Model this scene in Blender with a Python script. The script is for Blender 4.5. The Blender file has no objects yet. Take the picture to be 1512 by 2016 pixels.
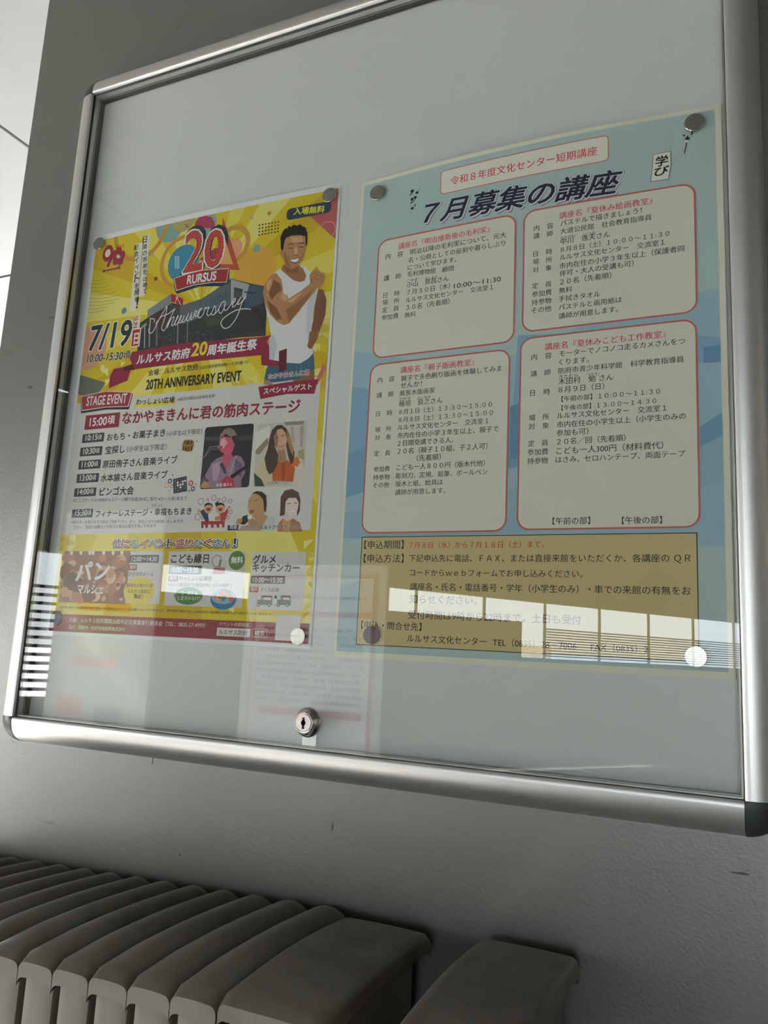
import bpy, bmesh, math, random
from mathutils import Vector, Matrix

random.seed(1)
C = bpy.context.scene.collection
sc = bpy.context.scene
ZB = 1.85            # height of the top edge of the right-hand poster above the floor

# ------------------------------------------------------------------ camera
cam_d = bpy.data.cameras.new('camera')
cam_d.sensor_fit = 'VERTICAL'
cam_d.sensor_height = 36.0
cam_d.lens = 36.0 * 1543.202 / 2016.0
cam_d.clip_start = 0.02
cam_d.clip_end = 200
cam = bpy.data.objects.new('camera', cam_d)
right, down, fwd = [(0.91069548, 0.40994112, 0.05081357), (-0.02494405, 0.17736283, -0.98382937), (-0.41232455, 0.89470146, 0.17174912)]
cam.matrix_world = Matrix(((right[0], -down[0], -fwd[0], 0.426241),
                           (right[1], -down[1], -fwd[1], -0.808795),
                           (right[2], -down[2], -fwd[2], -0.582428 + ZB),
                           (0, 0, 0, 1)))
C.objects.link(cam)
sc.camera = cam

# ------------------------------------------------------------------ sky, sun, exposure
world = bpy.data.worlds.new('overcast_sky')
sc.world = world
world.use_nodes = True
wn = world.node_tree.nodes
wl = world.node_tree.links
bg = wn['Background']
tc = wn.new('ShaderNodeTexCoord')
sep = wn.new('ShaderNodeSeparateXYZ')
ramp = wn.new('ShaderNodeValToRGB')
ramp.color_ramp.elements[0].position = 0.45
ramp.color_ramp.elements[0].color = (0.62, 0.66, 0.66, 1)
ramp.color_ramp.elements[1].position = 0.8
ramp.color_ramp.elements[1].color = (0.80, 0.90, 1.0, 1)
mp = wn.new('ShaderNodeMath'); mp.operation = 'MULTIPLY_ADD'
mp.inputs[1].default_value = 0.5; mp.inputs[2].default_value = 0.5
wl.new(tc.outputs['Generated'], sep.inputs[0])
wl.new(sep.outputs['Z'], mp.inputs[0])
wl.new(mp.outputs[0], ramp.inputs[0])
wl.new(ramp.outputs[0], bg.inputs['Color'])
bg.inputs['Strength'].default_value = 8.5

sun_d = bpy.data.lights.new('sun', 'SUN')
sun_d.energy = 80.0
sun_d.angle = math.radians(1.0)
sun_d.color = (1.0, 0.98, 0.94)
sun = bpy.data.objects.new('sun', sun_d)
sun.rotation_euler = Vector((-0.55, 0.70, 0.42)).to_track_quat('Z', 'Y').to_euler()
C.objects.link(sun)

sc.view_settings.view_transform = 'Standard'
sc.view_settings.look = 'None'
sc.view_settings.exposure = 0.42
sc.view_settings.gamma = 1.0
sc.view_settings.use_curve_mapping = False
sc.cycles.max_bounces = 8
sc.cycles.diffuse_bounces = 4
sc.cycles.glossy_bounces = 4
sc.cycles.transparent_max_bounces = 12
sc.cycles.caustics_reflective = False
sc.cycles.caustics_refractive = False

# ------------------------------------------------------------------ materials
def lin(h, k=1.0):
    v = []
    for i in (0, 2, 4):
        c = int(h[i:i + 2], 16) / 255
        v.append(min(0.9, (c / 12.92 if c < 0.04045 else ((c + 0.055) / 1.055) ** 2.4) * k))
    return (*v, 1)

def mat(name, col, rough=0.6, metal=0.0, spec=0.5, noise=0.0, scale=8.0, bump=0.0, bscale=200.0, dist=0.0005, stretch=None):
    m = bpy.data.materials.new(name)
    m.use_nodes = True
    nt = m.node_tree
    b = nt.nodes['Principled BSDF']
    c = col if isinstance(col, tuple) else lin(col)
    b.inputs['Base Color'].default_value = c
    b.inputs['Roughness'].default_value = rough
    b.inputs['Metallic'].default_value = metal
    b.inputs['Specular IOR Level'].default_value = spec
    t = nt.nodes.new('ShaderNodeTexCoord')
    src = t.outputs['Object']
    if stretch:
        mpn = nt.nodes.new('ShaderNodeMapping'); mpn.inputs['Scale'].default_value = stretch
        nt.links.new(src, mpn.inputs[0]); src = mpn.outputs[0]
    if noise:
        n = nt.nodes.new('ShaderNodeTexNoise'); n.inputs['Scale'].default_value = scale
        n.inputs['Detail'].default_value = 6
        nt.links.new(src, n.inputs['Vector'])
        r = nt.nodes.new('ShaderNodeValToRGB')
        r.color_ramp.elements[0].position = 0.3; r.color_ramp.elements[1].position = 0.7
        r.color_ramp.elements[0].color = tuple(x * (1 - noise) for x in c[:3]) + (1,)
        r.color_ramp.elements[1].color = tuple(min(1, x * (1 + noise)) for x in c[:3]) + (1,)
        nt.links.new(n.outputs['Fac'], r.inputs[0]); nt.links.new(r.outputs[0], b.inputs['Base Color'])
    if bump:
        n2 = nt.nodes.new('ShaderNodeTexNoise'); n2.inputs['Scale'].default_value = bscale
        n2.inputs['Detail'].default_value = 4
        nt.links.new(src, n2.inputs['Vector'])
        bp = nt.nodes.new('ShaderNodeBump'); bp.inputs['Strength'].default_value = bump
        bp.inputs['Distance'].default_value = dist
        nt.links.new(n2.outputs['Fac'], bp.inputs['Height']); nt.links.new(bp.outputs[0], b.inputs['Normal'])
    return m

def wall_material():
    m = mat('painted_grey_wall', (0.25, 0.252, 0.238, 1), 0.36, metal=0.6, spec=0.5, noise=0.05, scale=3.0, bump=0.35, bscale=260, dist=0.0006)
    nt = m.node_tree
    b = nt.nodes['Principled BSDF']
    old = b.inputs['Base Color'].links[0].from_socket
    t = nt.nodes.new('ShaderNodeTexCoord')
    mp_ = nt.nodes.new('ShaderNodeMapping'); mp_.inputs['Scale'].default_value = (30, 30, 90)
    n = nt.nodes.new('ShaderNodeTexNoise'); n.inputs['Scale'].default_value = 1.4; n.inputs['Detail'].default_value = 3
    r = nt.nodes.new('ShaderNodeValToRGB')
    r.color_ramp.elements[0].position = 0.22; r.color_ramp.elements[0].color = (0.55, 0.52, 0.46, 1)
    r.color_ramp.elements[1].position = 0.30; r.color_ramp.elements[1].color = (1, 1, 1, 1)
    mx = nt.nodes.new('ShaderNodeMix'); mx.data_type = 'RGBA'; mx.blend_type = 'MULTIPLY'
    mx.inputs[0].default_value = 0.5
    nt.links.new(t.outputs['Object'], mp_.inputs[0]); nt.links.new(mp_.outputs[0], n.inputs['Vector'])
    nt.links.new(n.outputs['Fac'], r.inputs[0]); nt.links.new(old, mx.inputs[6]); nt.links.new(r.outputs[0], mx.inputs[7])
    nt.links.new(mx.outputs[2], b.inputs['Base Color'])
    return m

def glass_material():
    m = bpy.data.materials.new('clear_panel')
    m.use_nodes = True
    nt = m.node_tree
    for n in list(nt.nodes):
        nt.nodes.remove(n)
    out = nt.nodes.new('ShaderNodeOutputMaterial')
    mixs = nt.nodes.new('ShaderNodeMixShader')
    tr = nt.nodes.new('ShaderNodeBsdfTransparent'); tr.inputs[0].default_value = (0.97, 0.98, 0.975, 1)
    gl = nt.nodes.new('ShaderNodeBsdfGlossy'); gl.inputs['Roughness'].default_value = 0.004
    geo = nt.nodes.new('ShaderNodeNewGeometry')
    dot = nt.nodes.new('ShaderNodeVectorMath'); dot.operation = 'DOT_PRODUCT'
    ab = nt.nodes.new('ShaderNodeMath'); ab.operation = 'ABSOLUTE'
    su = nt.nodes.new('ShaderNodeMath'); su.operation = 'SUBTRACT'; su.inputs[0].default_value = 1.0
    pw = nt.nodes.new('ShaderNodeMath'); pw.operation = 'POWER'; pw.inputs[1].default_value = 5.0
    ma = nt.nodes.new('ShaderNodeMath'); ma.operation = 'MULTIPLY_ADD'; ma.inputs[1].default_value = 0.96; ma.inputs[2].default_value = 0.042
    nt.links.new(geo.outputs['Normal'], dot.inputs[0]); nt.links.new(geo.outputs['Incoming'], dot.inputs[1])
    nt.links.new(dot.outputs['Value'], ab.inputs[0]); nt.links.new(ab.outputs[0], su.inputs[1])
    nt.links.new(su.outputs[0], pw.inputs[0]); nt.links.new(pw.outputs[0], ma.inputs[0])
    nt.links.new(ma.outputs[0], mixs.inputs[0]); nt.links.new(tr.outputs[0], mixs.inputs[1]); nt.links.new(gl.outputs[0], mixs.inputs[2])
    nt.links.new(mixs.outputs[0], out.inputs[0])
    return m

def print_material():
    m = bpy.data.materials.new('printed_ink')
    m.use_nodes = True
    nt = m.node_tree
    b = nt.nodes['Principled BSDF']
    a = nt.nodes.new('ShaderNodeVertexColor'); a.layer_name = 'Col'
    nt.links.new(a.outputs['Color'], b.inputs['Base Color'])
    b.inputs['Roughness'].default_value = 0.5
    b.inputs['Specular IOR Level'].default_value = 0.25
    return m

M = dict(
    wall=wall_material(),
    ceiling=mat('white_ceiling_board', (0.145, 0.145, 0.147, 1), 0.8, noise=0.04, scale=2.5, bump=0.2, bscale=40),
    ceiling_dark=mat('dimmed_ceiling_board', (0.09, 0.086, 0.076, 1), 0.8, noise=0.05, scale=2.5),  # darker colour stands in for the dimmer light on the hall side
    seam=mat('dark_seam', (0.12, 0.12, 0.12, 1), 0.8),
    floor=mat('stone_floor', (0.20, 0.195, 0.185, 1), 0.5, noise=0.12, scale=3, bump=0.1),
    paving=mat('pale_paving', (0.60, 0.59, 0.57, 1), 0.8, noise=0.1, scale=2),
    alu=mat('satin_aluminium', (0.80, 0.80, 0.785, 1), 0.38, metal=0.85, bump=0.05, bscale=900, dist=0.0001, stretch=(1, 1, 1)),
    alu_in=mat('inner_aluminium', (0.62, 0.61, 0.58, 1), 0.42, metal=0.7),
    dark_in=mat('dark_lining', (0.045, 0.047, 0.045, 1), 0.45),
    black=mat('black_rubber', (0.012, 0.012, 0.012, 1), 0.6),
    corner=mat('charcoal_plastic', (0.055, 0.06, 0.065, 1), 0.38, bump=0.1, bscale=500, dist=0.0001),
    board=mat('white_enamel_board', (0.745, 0.76, 0.755, 1), 0.35, spec=0.4, noise=0.015, scale=3),
    paper_r=mat('cream_paper', lin('c8c6b4', 1.5), 0.6, spec=0.2),
    paper_l=mat('white_paper', lin('cdcdcf', 1.45), 0.6, spec=0.2),
    magnet=mat('nickel_magnet', (0.62, 0.60, 0.56, 1), 0.22, metal=1.0, bump=0.04, bscale=600, dist=0.0001),
    chrome=mat('chrome', (0.72, 0.71, 0.69, 1), 0.08, metal=1.0),
    brushed=mat('worn_steel', (0.60, 0.57, 0.54, 1), 0.3, metal=1.0, noise=0.12, scale=150, bump=0.1, bscale=700, dist=0.0001),
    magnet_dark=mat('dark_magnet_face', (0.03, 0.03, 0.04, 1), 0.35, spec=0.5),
    hole=mat('keyhole_black', (0.006, 0.006, 0.006, 1), 0.7),
    lever=mat('zinc_plate', (0.80, 0.81, 0.80, 1), 0.35, metal=0.5, noise=0.08, scale=300),
    beige=mat('beige_plastic', (0.20, 0.178, 0.145, 1), 0.42, spec=0.4, noise=0.05, scale=14, bump=0.15, bscale=350, dist=0.0002),
    glass=glass_material(),
    ink=print_material(),
    panel_wall=mat('dim_panel_wall', (0.22, 0.20, 0.17, 1), 0.7, noise=0.05),
    mullion=mat('bronze_mullion', (0.05, 0.05, 0.05, 1), 0.4, metal=0.3),
    louvre=mat('pale_louvre', (0.34, 0.30, 0.22, 1), 0.6),
    cardboard=mat('stand_panel', (0.62, 0.62, 0.60, 1), 0.6),
    red=mat('red_border', (0.60, 0.16, 0.18, 1), 0.6),
    far=mat('far_tan_building', (0.55, 0.42, 0.30, 1), 0.8),
)

# grime that really sits on the tops of the beige caps
def grimy(m):
    nt = m.node_tree
    b = nt.nodes['Principled BSDF']
    old = b.inputs['Base Color'].links[0].from_socket
    t = nt.nodes.new('ShaderNodeTexCoord')
    n = nt.nodes.new('ShaderNodeTexNoise'); n.inputs['Scale'].default_value = 9.0; n.inputs['Detail'].default_value = 8
    n.inputs['Roughness'].default_value = 0.7
    r = nt.nodes.new('ShaderNodeValToRGB')
    r.color_ramp.elements[0].position = 0.50; r.color_ramp.elements[0].color = (1, 1, 1, 1)
    r.color_ramp.elements[1].position = 0.68; r.color_ramp.elements[1].color = (0.42, 0.38, 0.30, 1)
    mx = nt.nodes.new('ShaderNodeMix'); mx.data_type = 'RGBA'; mx.blend_type = 'MULTIPLY'; mx.inputs[0].default_value = 0.8
    nt.links.new(t.outputs['Object'], n.inputs['Vector']); nt.links.new(n.outputs['Fac'], r.inputs[0])
    nt.links.new(old, mx.inputs[6]); nt.links.new(r.outputs[0], mx.inputs[7]); nt.links.new(mx.outputs[2], b.inputs['Base Color'])
M['cap'] = mat('grimy_beige_plastic', (0.19, 0.17, 0.135, 1), 0.36, spec=0.45, noise=0.05, scale=14, bump=0.15, bscale=350, dist=0.0002)
grimy(M['cap'])

# ------------------------------------------------------------------ helpers
def link(name, bm, m, parent=None, smooth=False, kind=None, auto=None):
    me = bpy.data.meshes.new(name)
    bmesh.ops.recalc_face_normals(bm, faces=bm.faces)
    bm.to_mesh(me); bm.free()
    me.materials.append(m)
    if smooth:
        me.shade_smooth()
        if auto:
            me.set_sharp_from_angle(angle=math.radians(auto))
    o = bpy.data.objects.new(name, me)
    C.objects.link(o)
    if parent: o.parent = parent
    if kind: o['kind'] = kind
    return o

def tag(o, label, cat=None, group=None):
    if label: o['label'] = label
    if cat: o['category'] = cat
    if group: o['group'] = group
    return o

def empty(name, loc, label, cat, group=None):
    o = bpy.data.objects.new(name, None); C.objects.link(o)
    o.location = loc
    return tag(o, label, cat, group)

def place(o, loc):
    """shift a top-level mesh's origin to loc without moving the mesh"""
    o.data.transform(Matrix.Translation(-Vector(loc)))
    o.location = loc
    return o

def box(bm, x0, x1, y0, y1, z0, z1, bev=0.0):
    v = [bm.verts.new(p) for p in ((x0, y0, z0), (x1, y0, z0), (x1, y1, z0), (x0, y1, z0), (x0, y0, z1), (x1, y0, z1), (x1, y1, z1), (x0, y1, z1))]
    fs = [bm.faces.new([v[i] for i in f]) for f in ((0, 3, 2, 1), (4, 5, 6, 7), (0, 1, 5, 4), (1, 2, 6, 5), (2, 3, 7, 6), (3, 0, 4, 7))]
    if bev:
        es = list({e for f in fs for e in f.edges})
        bmesh.ops.bevel(bm, geom=es, offset=bev, segments=2, affect='EDGES', profile=0.5)

def lathe(bm, prof, cx, cz, n=40, close=True):
    """prof: (radius, y) list turned about the y axis at (cx, cz)"""
    rings = []
    for r, y in prof:
        if r < 1e-6:
            rings.append([bm.verts.new((cx, y, cz))])
        else:
            rings.append([bm.verts.new((cx + r * math.cos(2 * math.pi * i / n), y, cz + r * math.sin(2 * math.pi * i / n))) for i in range(n)])
    for a, b in zip(rings, rings[1:]):
        for i in range(n):
            j = (i + 1) % n
            if len(a) == 1 and len(b) == 1: continue
            if len(a) == 1: bm.faces.new((a[0], b[i], b[j]))
            elif len(b) == 1: bm.faces.new((a[i], a[j], b[0]))
            else: bm.faces.new((a[i], a[j], b[j], b[i]))

# ------------------------------------------------------------------ the setting
WALL_Y = 0.012
CEIL = ZB + 1.60
bm = bmesh.new(); box(bm, -0.640, 3.2, WALL_Y, WALL_Y + 0.28, 0, CEIL)
wall = link('wall_front', bm, M['wall'], kind='structure')
tag(wall, 'grey painted wall slab that carries the notice case')
bm = bmesh.new()
random.seed(2)
def blot(cx, cz, w, hh, n=12):
    c = [bm.verts.new((cx + w * math.cos(2 * math.pi * i / n) * random.uniform(.6, 1.1), WALL_Y - 0.0002, cz + hh * math.sin(2 * math.pi * i / n) * random.uniform(.6, 1.1))) for i in range(n)]
    bm.faces.new(c)
for i in range(9): blot(-0.632 + i * 0.006, ZB - 0.1545 + i * 0.0012, 0.0045, 0.0028)
link('tape_residue', bm, mat('tape_residue', (0.20, 0.18, 0.13, 1), 0.7), wall)
bm = bmesh.new()
for x, z, w, hh in ((-0.535, -0.105, .008, .0015), (-0.560, -0.215, .006, .003), (-0.595, -0.60, .003, .003), (0.005, -0.78, .0012, .006), (-0.255, -0.735, .001, .008), (0.42, -0.765, .010, .0012), (-0.20, -0.84, .0015, .0015)): blot(x, ZB + z, w, hh)
link('scuff', bm, mat('dark_scuff', (0.10, 0.10, 0.09, 1), 0.7), wall)
bm = bmesh.new(); box(bm, -5.2, 7, -16, 6, -0.1, 0)
link('floor', bm, M['floor'], kind='structure')
bm = bmesh.new(); box(bm, -60, -5.2, -60, 60, -0.3, -0.12)
link('ground', bm, M['paving'], kind='structure')
bm = bmesh.new(); box(bm, -5.2, 60, -60, -16, -0.3, -0.12)
g2 = link('ground', bm, M['paving'], kind='structure')

ceil_root = bpy.data.objects.new('ceiling', None); C.objects.link(ceil_root); ceil_root.location = (0, 0, CEIL); ceil_root['kind'] = 'structure'
bm = bmesh.new(); box(bm, -5.2, 7, -16, 6, 0.02, 0.14)
link('backing', bm, M['seam'], ceil_root)
xs = [-5.2, -2.5, 0.2, 2.9, 7.0]
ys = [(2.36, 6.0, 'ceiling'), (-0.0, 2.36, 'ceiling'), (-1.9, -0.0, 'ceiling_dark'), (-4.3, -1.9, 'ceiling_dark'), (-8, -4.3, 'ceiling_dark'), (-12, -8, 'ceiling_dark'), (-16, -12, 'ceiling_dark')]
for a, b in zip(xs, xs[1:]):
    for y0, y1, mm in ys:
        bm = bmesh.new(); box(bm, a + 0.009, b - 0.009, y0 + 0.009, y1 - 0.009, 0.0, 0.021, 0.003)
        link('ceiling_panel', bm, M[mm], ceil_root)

bm = bmesh.new()
box(bm, -5.3, -5.2, -3.9, -2.9, 0, CEIL); box(bm, -5.3, -5.2, -1.2, 2.2, 0, CEIL); box(bm, -5.3, -5.2, -2.9, -1.2, 1.5, CEIL)
link('added_wall_left', bm, M['panel_wall'], kind='structure')  # unseen wall added to limit the daylight and keep sun off the stands
bm = bmesh.new(); box(bm, 5.0, 5.1, -16, 6, 0, CEIL)
link('wall_right', bm, M['panel_wall'], kind='structure')

# oblique window wall across the hall, behind the photographer
fa = Vector((-3.9, -6.4, 0)); fd = Vector((4.17, -6.6, 0)).normalized(); fn = Vector((-fd.y, fd.x, 0))
ang = math.atan2(fd.y, fd.x)
def facade_box(bm, t0, t1, z0, z1, d0=0.0, d1=0.12, bev=0):
    box(bm, t0, t1, d0, d1, z0, z1, bev)
def fplace(o):
    o.location = fa; o.rotation_euler = (0, 0, ang); return o
T0, T1 = -3.0, 11.0
SILL, HEAD = ZB - 0.60, ZB + 0.12
bm = bmesh.new()
facade_box(bm, T0 + 1.5, 3.3, 1.0, ZB - 0.15, -0.12, 0.0); facade_box(bm, T0 + 1.5, -0.3, 0, 1.0, -0.12, 0.0)  # gap left low in this wall is added to let in low daylight
facade_box(bm, 1.1, 3.3, 0, 1.0, -0.12, 0.0); facade_box(bm, 3.3, T1, 0, SILL, -0.12, 0.0); fw = fplace(link('wall_back', bm, M['panel_wall'], kind='structure'))
bm = bmesh.new(); facade_box(bm, T0, T1, HEAD, CEIL, -0.12, 0.0)
hd = link('header', bm, M['panel_wall'], fw)
n = 0
for k in range(12):
    t = T0 + 1.5 + k * 1.05
    bm = bmesh.new(); box(bm, t, t + 0.03, -0.08, -0.05, ZB - 0.15 if t < 3.2 else SILL, HEAD, 0.004)
    link('mullion', bm, M['mullion'], fw)
for k in range(5, 12):
    for i in range(11):
        t = T0 + 1.5 + k * 1.05 + 0.06
        z = SILL + 0.025 + i * 0.035
        bm = bmesh.new(); box(bm, t, t + 1.0, -0.085, -0.06, z, z + 0.018)
        link('louvre_slat', bm, M['louvre'], fw)
# glazed louvred door bay at the left end of the window wall
bm = bmesh.new()
for i in range(13):
    z = ZB - 1.1 + i * 0.075
    box(bm, T0 + 0.05, T0 + 1.45, -0.085, -0.06, z, z + 0.028)
o = link('louvre_slats', bm, M['mullion'], fw); o['kind'] = 'stuff'
bm = bmesh.new(); box(bm, T0, T0 + 1.5, -0.12, 0.0, 0, ZB - 1.15)
link('door_kick_panel', bm, M['panel_wall'], fw)
# buildings outside the window wall
bm = bmesh.new(); box(bm, 6, 16, -16, -12, 0, 1.65, 0.05)
o = fplace(link('building', bm, M['far'])); tag(o, 'low tan building outside the far windows, seen only in the glass', 'building')

# ------------------------------------------------------------------ the display case
X0, X1 = -0.466, 0.4247
Z0, Z1 = ZB - 0.697, ZB + 0.238
case = empty('notice_case', ((X0 + X1) / 2, WALL_Y, Z0), 'wall-mounted aluminium notice case with a clear door, white board and charcoal corners', 'notice case')
case_loc = Vector(case.location)
def cpart(name, bm, m, smooth=False, parent=None, auto=None):
    o = link(name, bm, m, parent or case, smooth, auto=auto)
    o.data.transform(Matrix.Translation(-case_loc))
    return o
FW = 0.033
prof = [(0.0, 0.0115), (0.0, -0.0235), (0.0006, -0.0258), (0.0022, -0.0268)]
for i in range(1, 13):
    a = i / 12 * math.pi / 2
    prof.append((0.0022 + (FW - 0.0022) * math.sin(a) ** 1.05, -0.0268 + 0.0268 * (1 - math.cos(a)) ** 1.15 ))
prof.append((FW, 0.0115))
def rail(p0, p1, out):
    bm = bmesh.new()
    A = [bm.verts.new((p0[0] + out[0] * u, y, p0[1] + out[1] * u)) for u, y in prof]
    Bv = [bm.verts.new((p1[0] + out[0] * u, y, p1[1] + out[1] * u)) for u, y in prof]
    for i in range(len(prof)):
        j = (i + 1) % len(prof)
        bm.faces.new((A[i], A[j], Bv[j], Bv[i]))
    bm.faces.new(A); bm.faces.new(Bv[::-1])
    return bm
g = 0.0005
for nm, p0, p1, out in (('left', (X0, Z0 + g), (X0, Z1 - g), (-1, 0)), ('right', (X1, Z0 + g), (X1, Z1 - g), (1, 0)),
                        ('bottom', (X0 + g, Z0), (X1 - g, Z0), (0, -1)), ('top', (X0 + g, Z1), (X1 - g, Z1), (0, 1))):
    cpart('frame_rail', rail(p0, p1, out), M['alu'], True, auto=35)
for cx, cz, a0 in ((X0, Z0, math.pi), (X1, Z0, 1.5 * math.pi), (X1, Z1, 0), (X0, Z1, .5 * math.pi)):
    bm = bmesh.new(); rings = []
    n = 14
    for k in range(n + 1):
        a = a0 + k / n * math.pi / 2
        rings.append([bm.verts.new((cx + math.cos(a) * u * 1.012, y - 0.0004, cz + math.sin(a) * u * 1.012)) for u, y in prof[1:]])
    for r1_, r2_ in zip(rings, rings[1:]):
        for i in range(len(r1_) - 1):
            bm.faces.new((r1_[i], r1_[i + 1], r2_[i + 1], r2_[i]))
    bmesh.ops.remove_doubles(bm, verts=bm.verts, dist=1e-6)
    cpart('corner_cap', bm, M['corner'], True, auto=50)
def ring(name, m, y0, y1, d0, d1, parent=None):
    """four strips lining the inside of the frame, from inset d0 to inset d1"""
    bm = bmesh.new()
    box(bm, X0 + d0, X0 + d1, y0, y1, Z0 + d0, Z1 - d0)
    box(bm, X1 - d1, X1 - d0, y0, y1, Z0 + d0, Z1 - d0)
    box(bm, X0 + d1, X1 - d1, y0, y1, Z0 + d0, Z0 + d1)
    box(bm, X0 + d1, X1 - d1, y0, y1, Z1 - d1, Z1 - d0)
    return cpart(name, bm, m, parent=parent)
ring('gasket', M['black'], -0.0222, -0.0002, 0.0001, 0.0006)
ring('inner_track', M['alu_in'], -0.0190, -0.0122, 0.0006, 0.0020)
ring('inner_track', M['alu_in'], -0.0106, -0.0099, 0.0006, 0.0026)
ring('inner_lining', M['dark_in'], -0.0098, -0.0010, 0.0006, 0.0016)
bm = bmesh.new(); box(bm, X0 + 0.0007, X1 - 0.0007, 0.0, 0.010, Z0 + 0.0007, Z1 - 0.0007)
cpart('back_board', bm, M['board'])
bm = bmesh.new(); box(bm, X0 + 0.0004, X1 - 0.0004, -0.0222, -0.0198, Z0 + 0.0004, Z1 - 0.0004)
door = cpart('clear_door', bm, M['glass'])
# cam lock through the door
LX, LZ = -0.0156, ZB - 0.667
bm = bmesh.new()
lathe(bm, [(0.0, -0.0223), (0.0162, -0.0223), (0.0162, -0.0236), (0.0150, -0.0242), (0.0150, -0.0262), (0.0143, -0.0270), (0.0126, -0.0288), (0.0118, -0.0318), (0.0110, -0.0328), (0.0106, -0.0328), (0.0104, -0.0318), (0.0, -0.0318)], LX, LZ, 48)
lk = cpart('lock_body', bm, M['chrome'], True, auto=30)
def lock_part(nm, bm, m, **k):
    o = cpart(nm, bm, m, parent=lk, **k); return o
bm = bmesh.new(); lathe(bm, [(0.0, -0.0319), (0.0098, -0.0319), (0.0098, -0.0330), (0.0094, -0.0333), (0.0, -0.0333)], LX, LZ, 44)
lock_part('lock_face', bm, M['brushed'], smooth=True, auto=30)
bm = bmesh.new(); lathe(bm, [(0.0, -0.0334), (0.0030, -0.0334), (0.0030, -0.0336), (0.0, -0.0336)], LX, LZ, 20)
box(bm, LX - 0.0014, LX + 0.0014, -0.0336, -0.0334, LZ - 0.0066, LZ + 0.0058)
lock_part('keyhole', bm, M['hole'])
bm = bmesh.new(); box(bm, LX - 0.0085, LX + 0.0085, -0.0175, -0.0160, LZ - 0.026, LZ + 0.004, 0.0004)
lathe(bm, [(0.0, -0.0196), (0.0085, -0.0196), (0.0085, -0.0150), (0.0, -0.0150)], LX, LZ, 24)
lock_part('lock_lever', bm, M['lever'])

# ------------------------------------------------------------------ posters
GRID = 15.0
class Sheet:
    """curved paper: u right, v down (millimetres) -> world; the paper bellies off the board between its magnets"""
    def __init__(s, x0, z0, amp):
        s.x0, s.z0, s.amp = x0, z0, amp
    def gv(s, i, j):
        u = min(max(i * GRID, 0), 420); v = max(j * GRID, 0)
        return s.amp * math.sin(math.pi * u / 420) * math.exp(-v / 130) + 0.8
    def g(s, u, v):
        a, b = u / GRID, v / GRID
        i, j = math.floor(a + 1e-7), math.floor(b + 1e-7)
        p, t = a - i, b - j
        if p >= t: return s.gv(i, j) + p * (s.gv(i + 1, j) - s.gv(i, j)) + t * (s.gv(i + 1, j + 1) - s.gv(i + 1, j))
        return s.gv(i, j) + t * (s.gv(i, j + 1) - s.gv(i, j)) + p * (s.gv(i + 1, j + 1) - s.gv(i, j + 1))
    def map(s, u, v, lay):
        return Vector((s.x0 + u / 1000, -(s.g(u, v) + lay) / 1000, ZB + s.z0 - v / 1000))

SHEETS = {'L': Sheet(-0.4507, 0.0076, 5.0), 'R': Sheet(0.0, 0.0, 11.0)}
KCOL = {'L': 1.25, 'R': 1.4}
CLIP = {'L': (5.1, 8.0, 416.4, 589.0), 'R': (3.0, 5.0, 413.6, 587.6)}
STEP = 0.05
LIFT = [0]

def make_sheet(key, m, name, label):
    s = SHEETS[key]
    bm = bmesh.new()
    us = [i * GRID for i in range(29)]; us[-1] = 420.0
    vs = [j * GRID for j in range(40)] + [594.0]
    front = [[bm.verts.new(s.map(u, v, 0)) for u in us] for v in vs]
    for j in range(len(vs) - 1):
        for i in range(len(us) - 1):
            a, b, c, d = front[j][i], front[j][i + 1], front[j + 1][i + 1], front[j + 1][i]
            bm.faces.new((a, b, c)); bm.faces.new((a, c, d))
    back = bmesh.ops.duplicate(bm, geom=list(bm.verts) + list(bm.edges) + list(bm.faces))
    for e in back['geom']:
        if isinstance(e, bmesh.types.BMVert): e.co.y += 0.0002
    o = link(name, bm, m)
    place(o, (s.x0, 0, ZB + s.z0))
    tag(o, label, 'poster', 'posters held by magnets in the notice case')
    return o

sheet_objs = {
    'L': make_sheet('L', M['paper_l'], 'poster', 'yellow and white anniversary festival poster showing a man in a white tank top'),
    'R': make_sheet('R', M['paper_r'], 'poster', 'pale blue course listing poster with four white rounded panels, right in the case'),
}

# ---- lettering: one font curve per distinct line, read back as meshes after a single update
_txt = {}
def want_text(t, shear):
    k = (t, shear)
    if k in _txt: return
    cu = bpy.data.curves.new('lettering', 'FONT')
    cu.body = t; cu.size = 1.0; cu.resolution_u = 3; cu.shear = shear
    cu.fill_mode = 'FRONT'
    ob = bpy.data.objects.new('lettering', cu)
    C.objects.link(ob)
    _txt[k] = ob
def read_texts():
    bpy.context.view_layer.update()
    dg = bpy.context.evaluated_depsgraph_get()
    for k, ob in list(_txt.items()):
        me = ob.evaluated_get(dg).to_mesh()
        vs = [(v.co.x, v.co.y) for v in me.vertices]
        fs = [tuple(p.vertices) for p in me.polygons]
        xs_ = [p[0] for p in vs] or [0, 1]; ys_ = [p[1] for p in vs] or [0, 1]
        ob.evaluated_get(dg).to_mesh_clear()
        _txt[k] = (vs, fs, min(xs_), max(xs_), min(ys_), max(ys_))
        cu = ob.data
        bpy.data.objects.remove(ob); bpy.data.curves.remove(cu)

def rrect(u0, v0, u1, v1, r, n=7):
    if r <= 0: return [(u0, v0), (u1, v0), (u1, v1), (u0, v1)]
    r = min(r, (u1 - u0) / 2 - 1e-3, (v1 - v0) / 2 - 1e-3)
    p = []
    for cx, cy, a0 in ((u1 - r, v0 + r, -90), (u1 - r, v1 - r, 0), (u0 + r, v1 - r, 90), (u0 + r, v0 + r, 180)):
        for i in range(n + 1):
            a = math.radians(a0 + 90 * i / n); p.append((cx + r * math.cos(a), cy + r * math.sin(a)))
    return p

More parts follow.
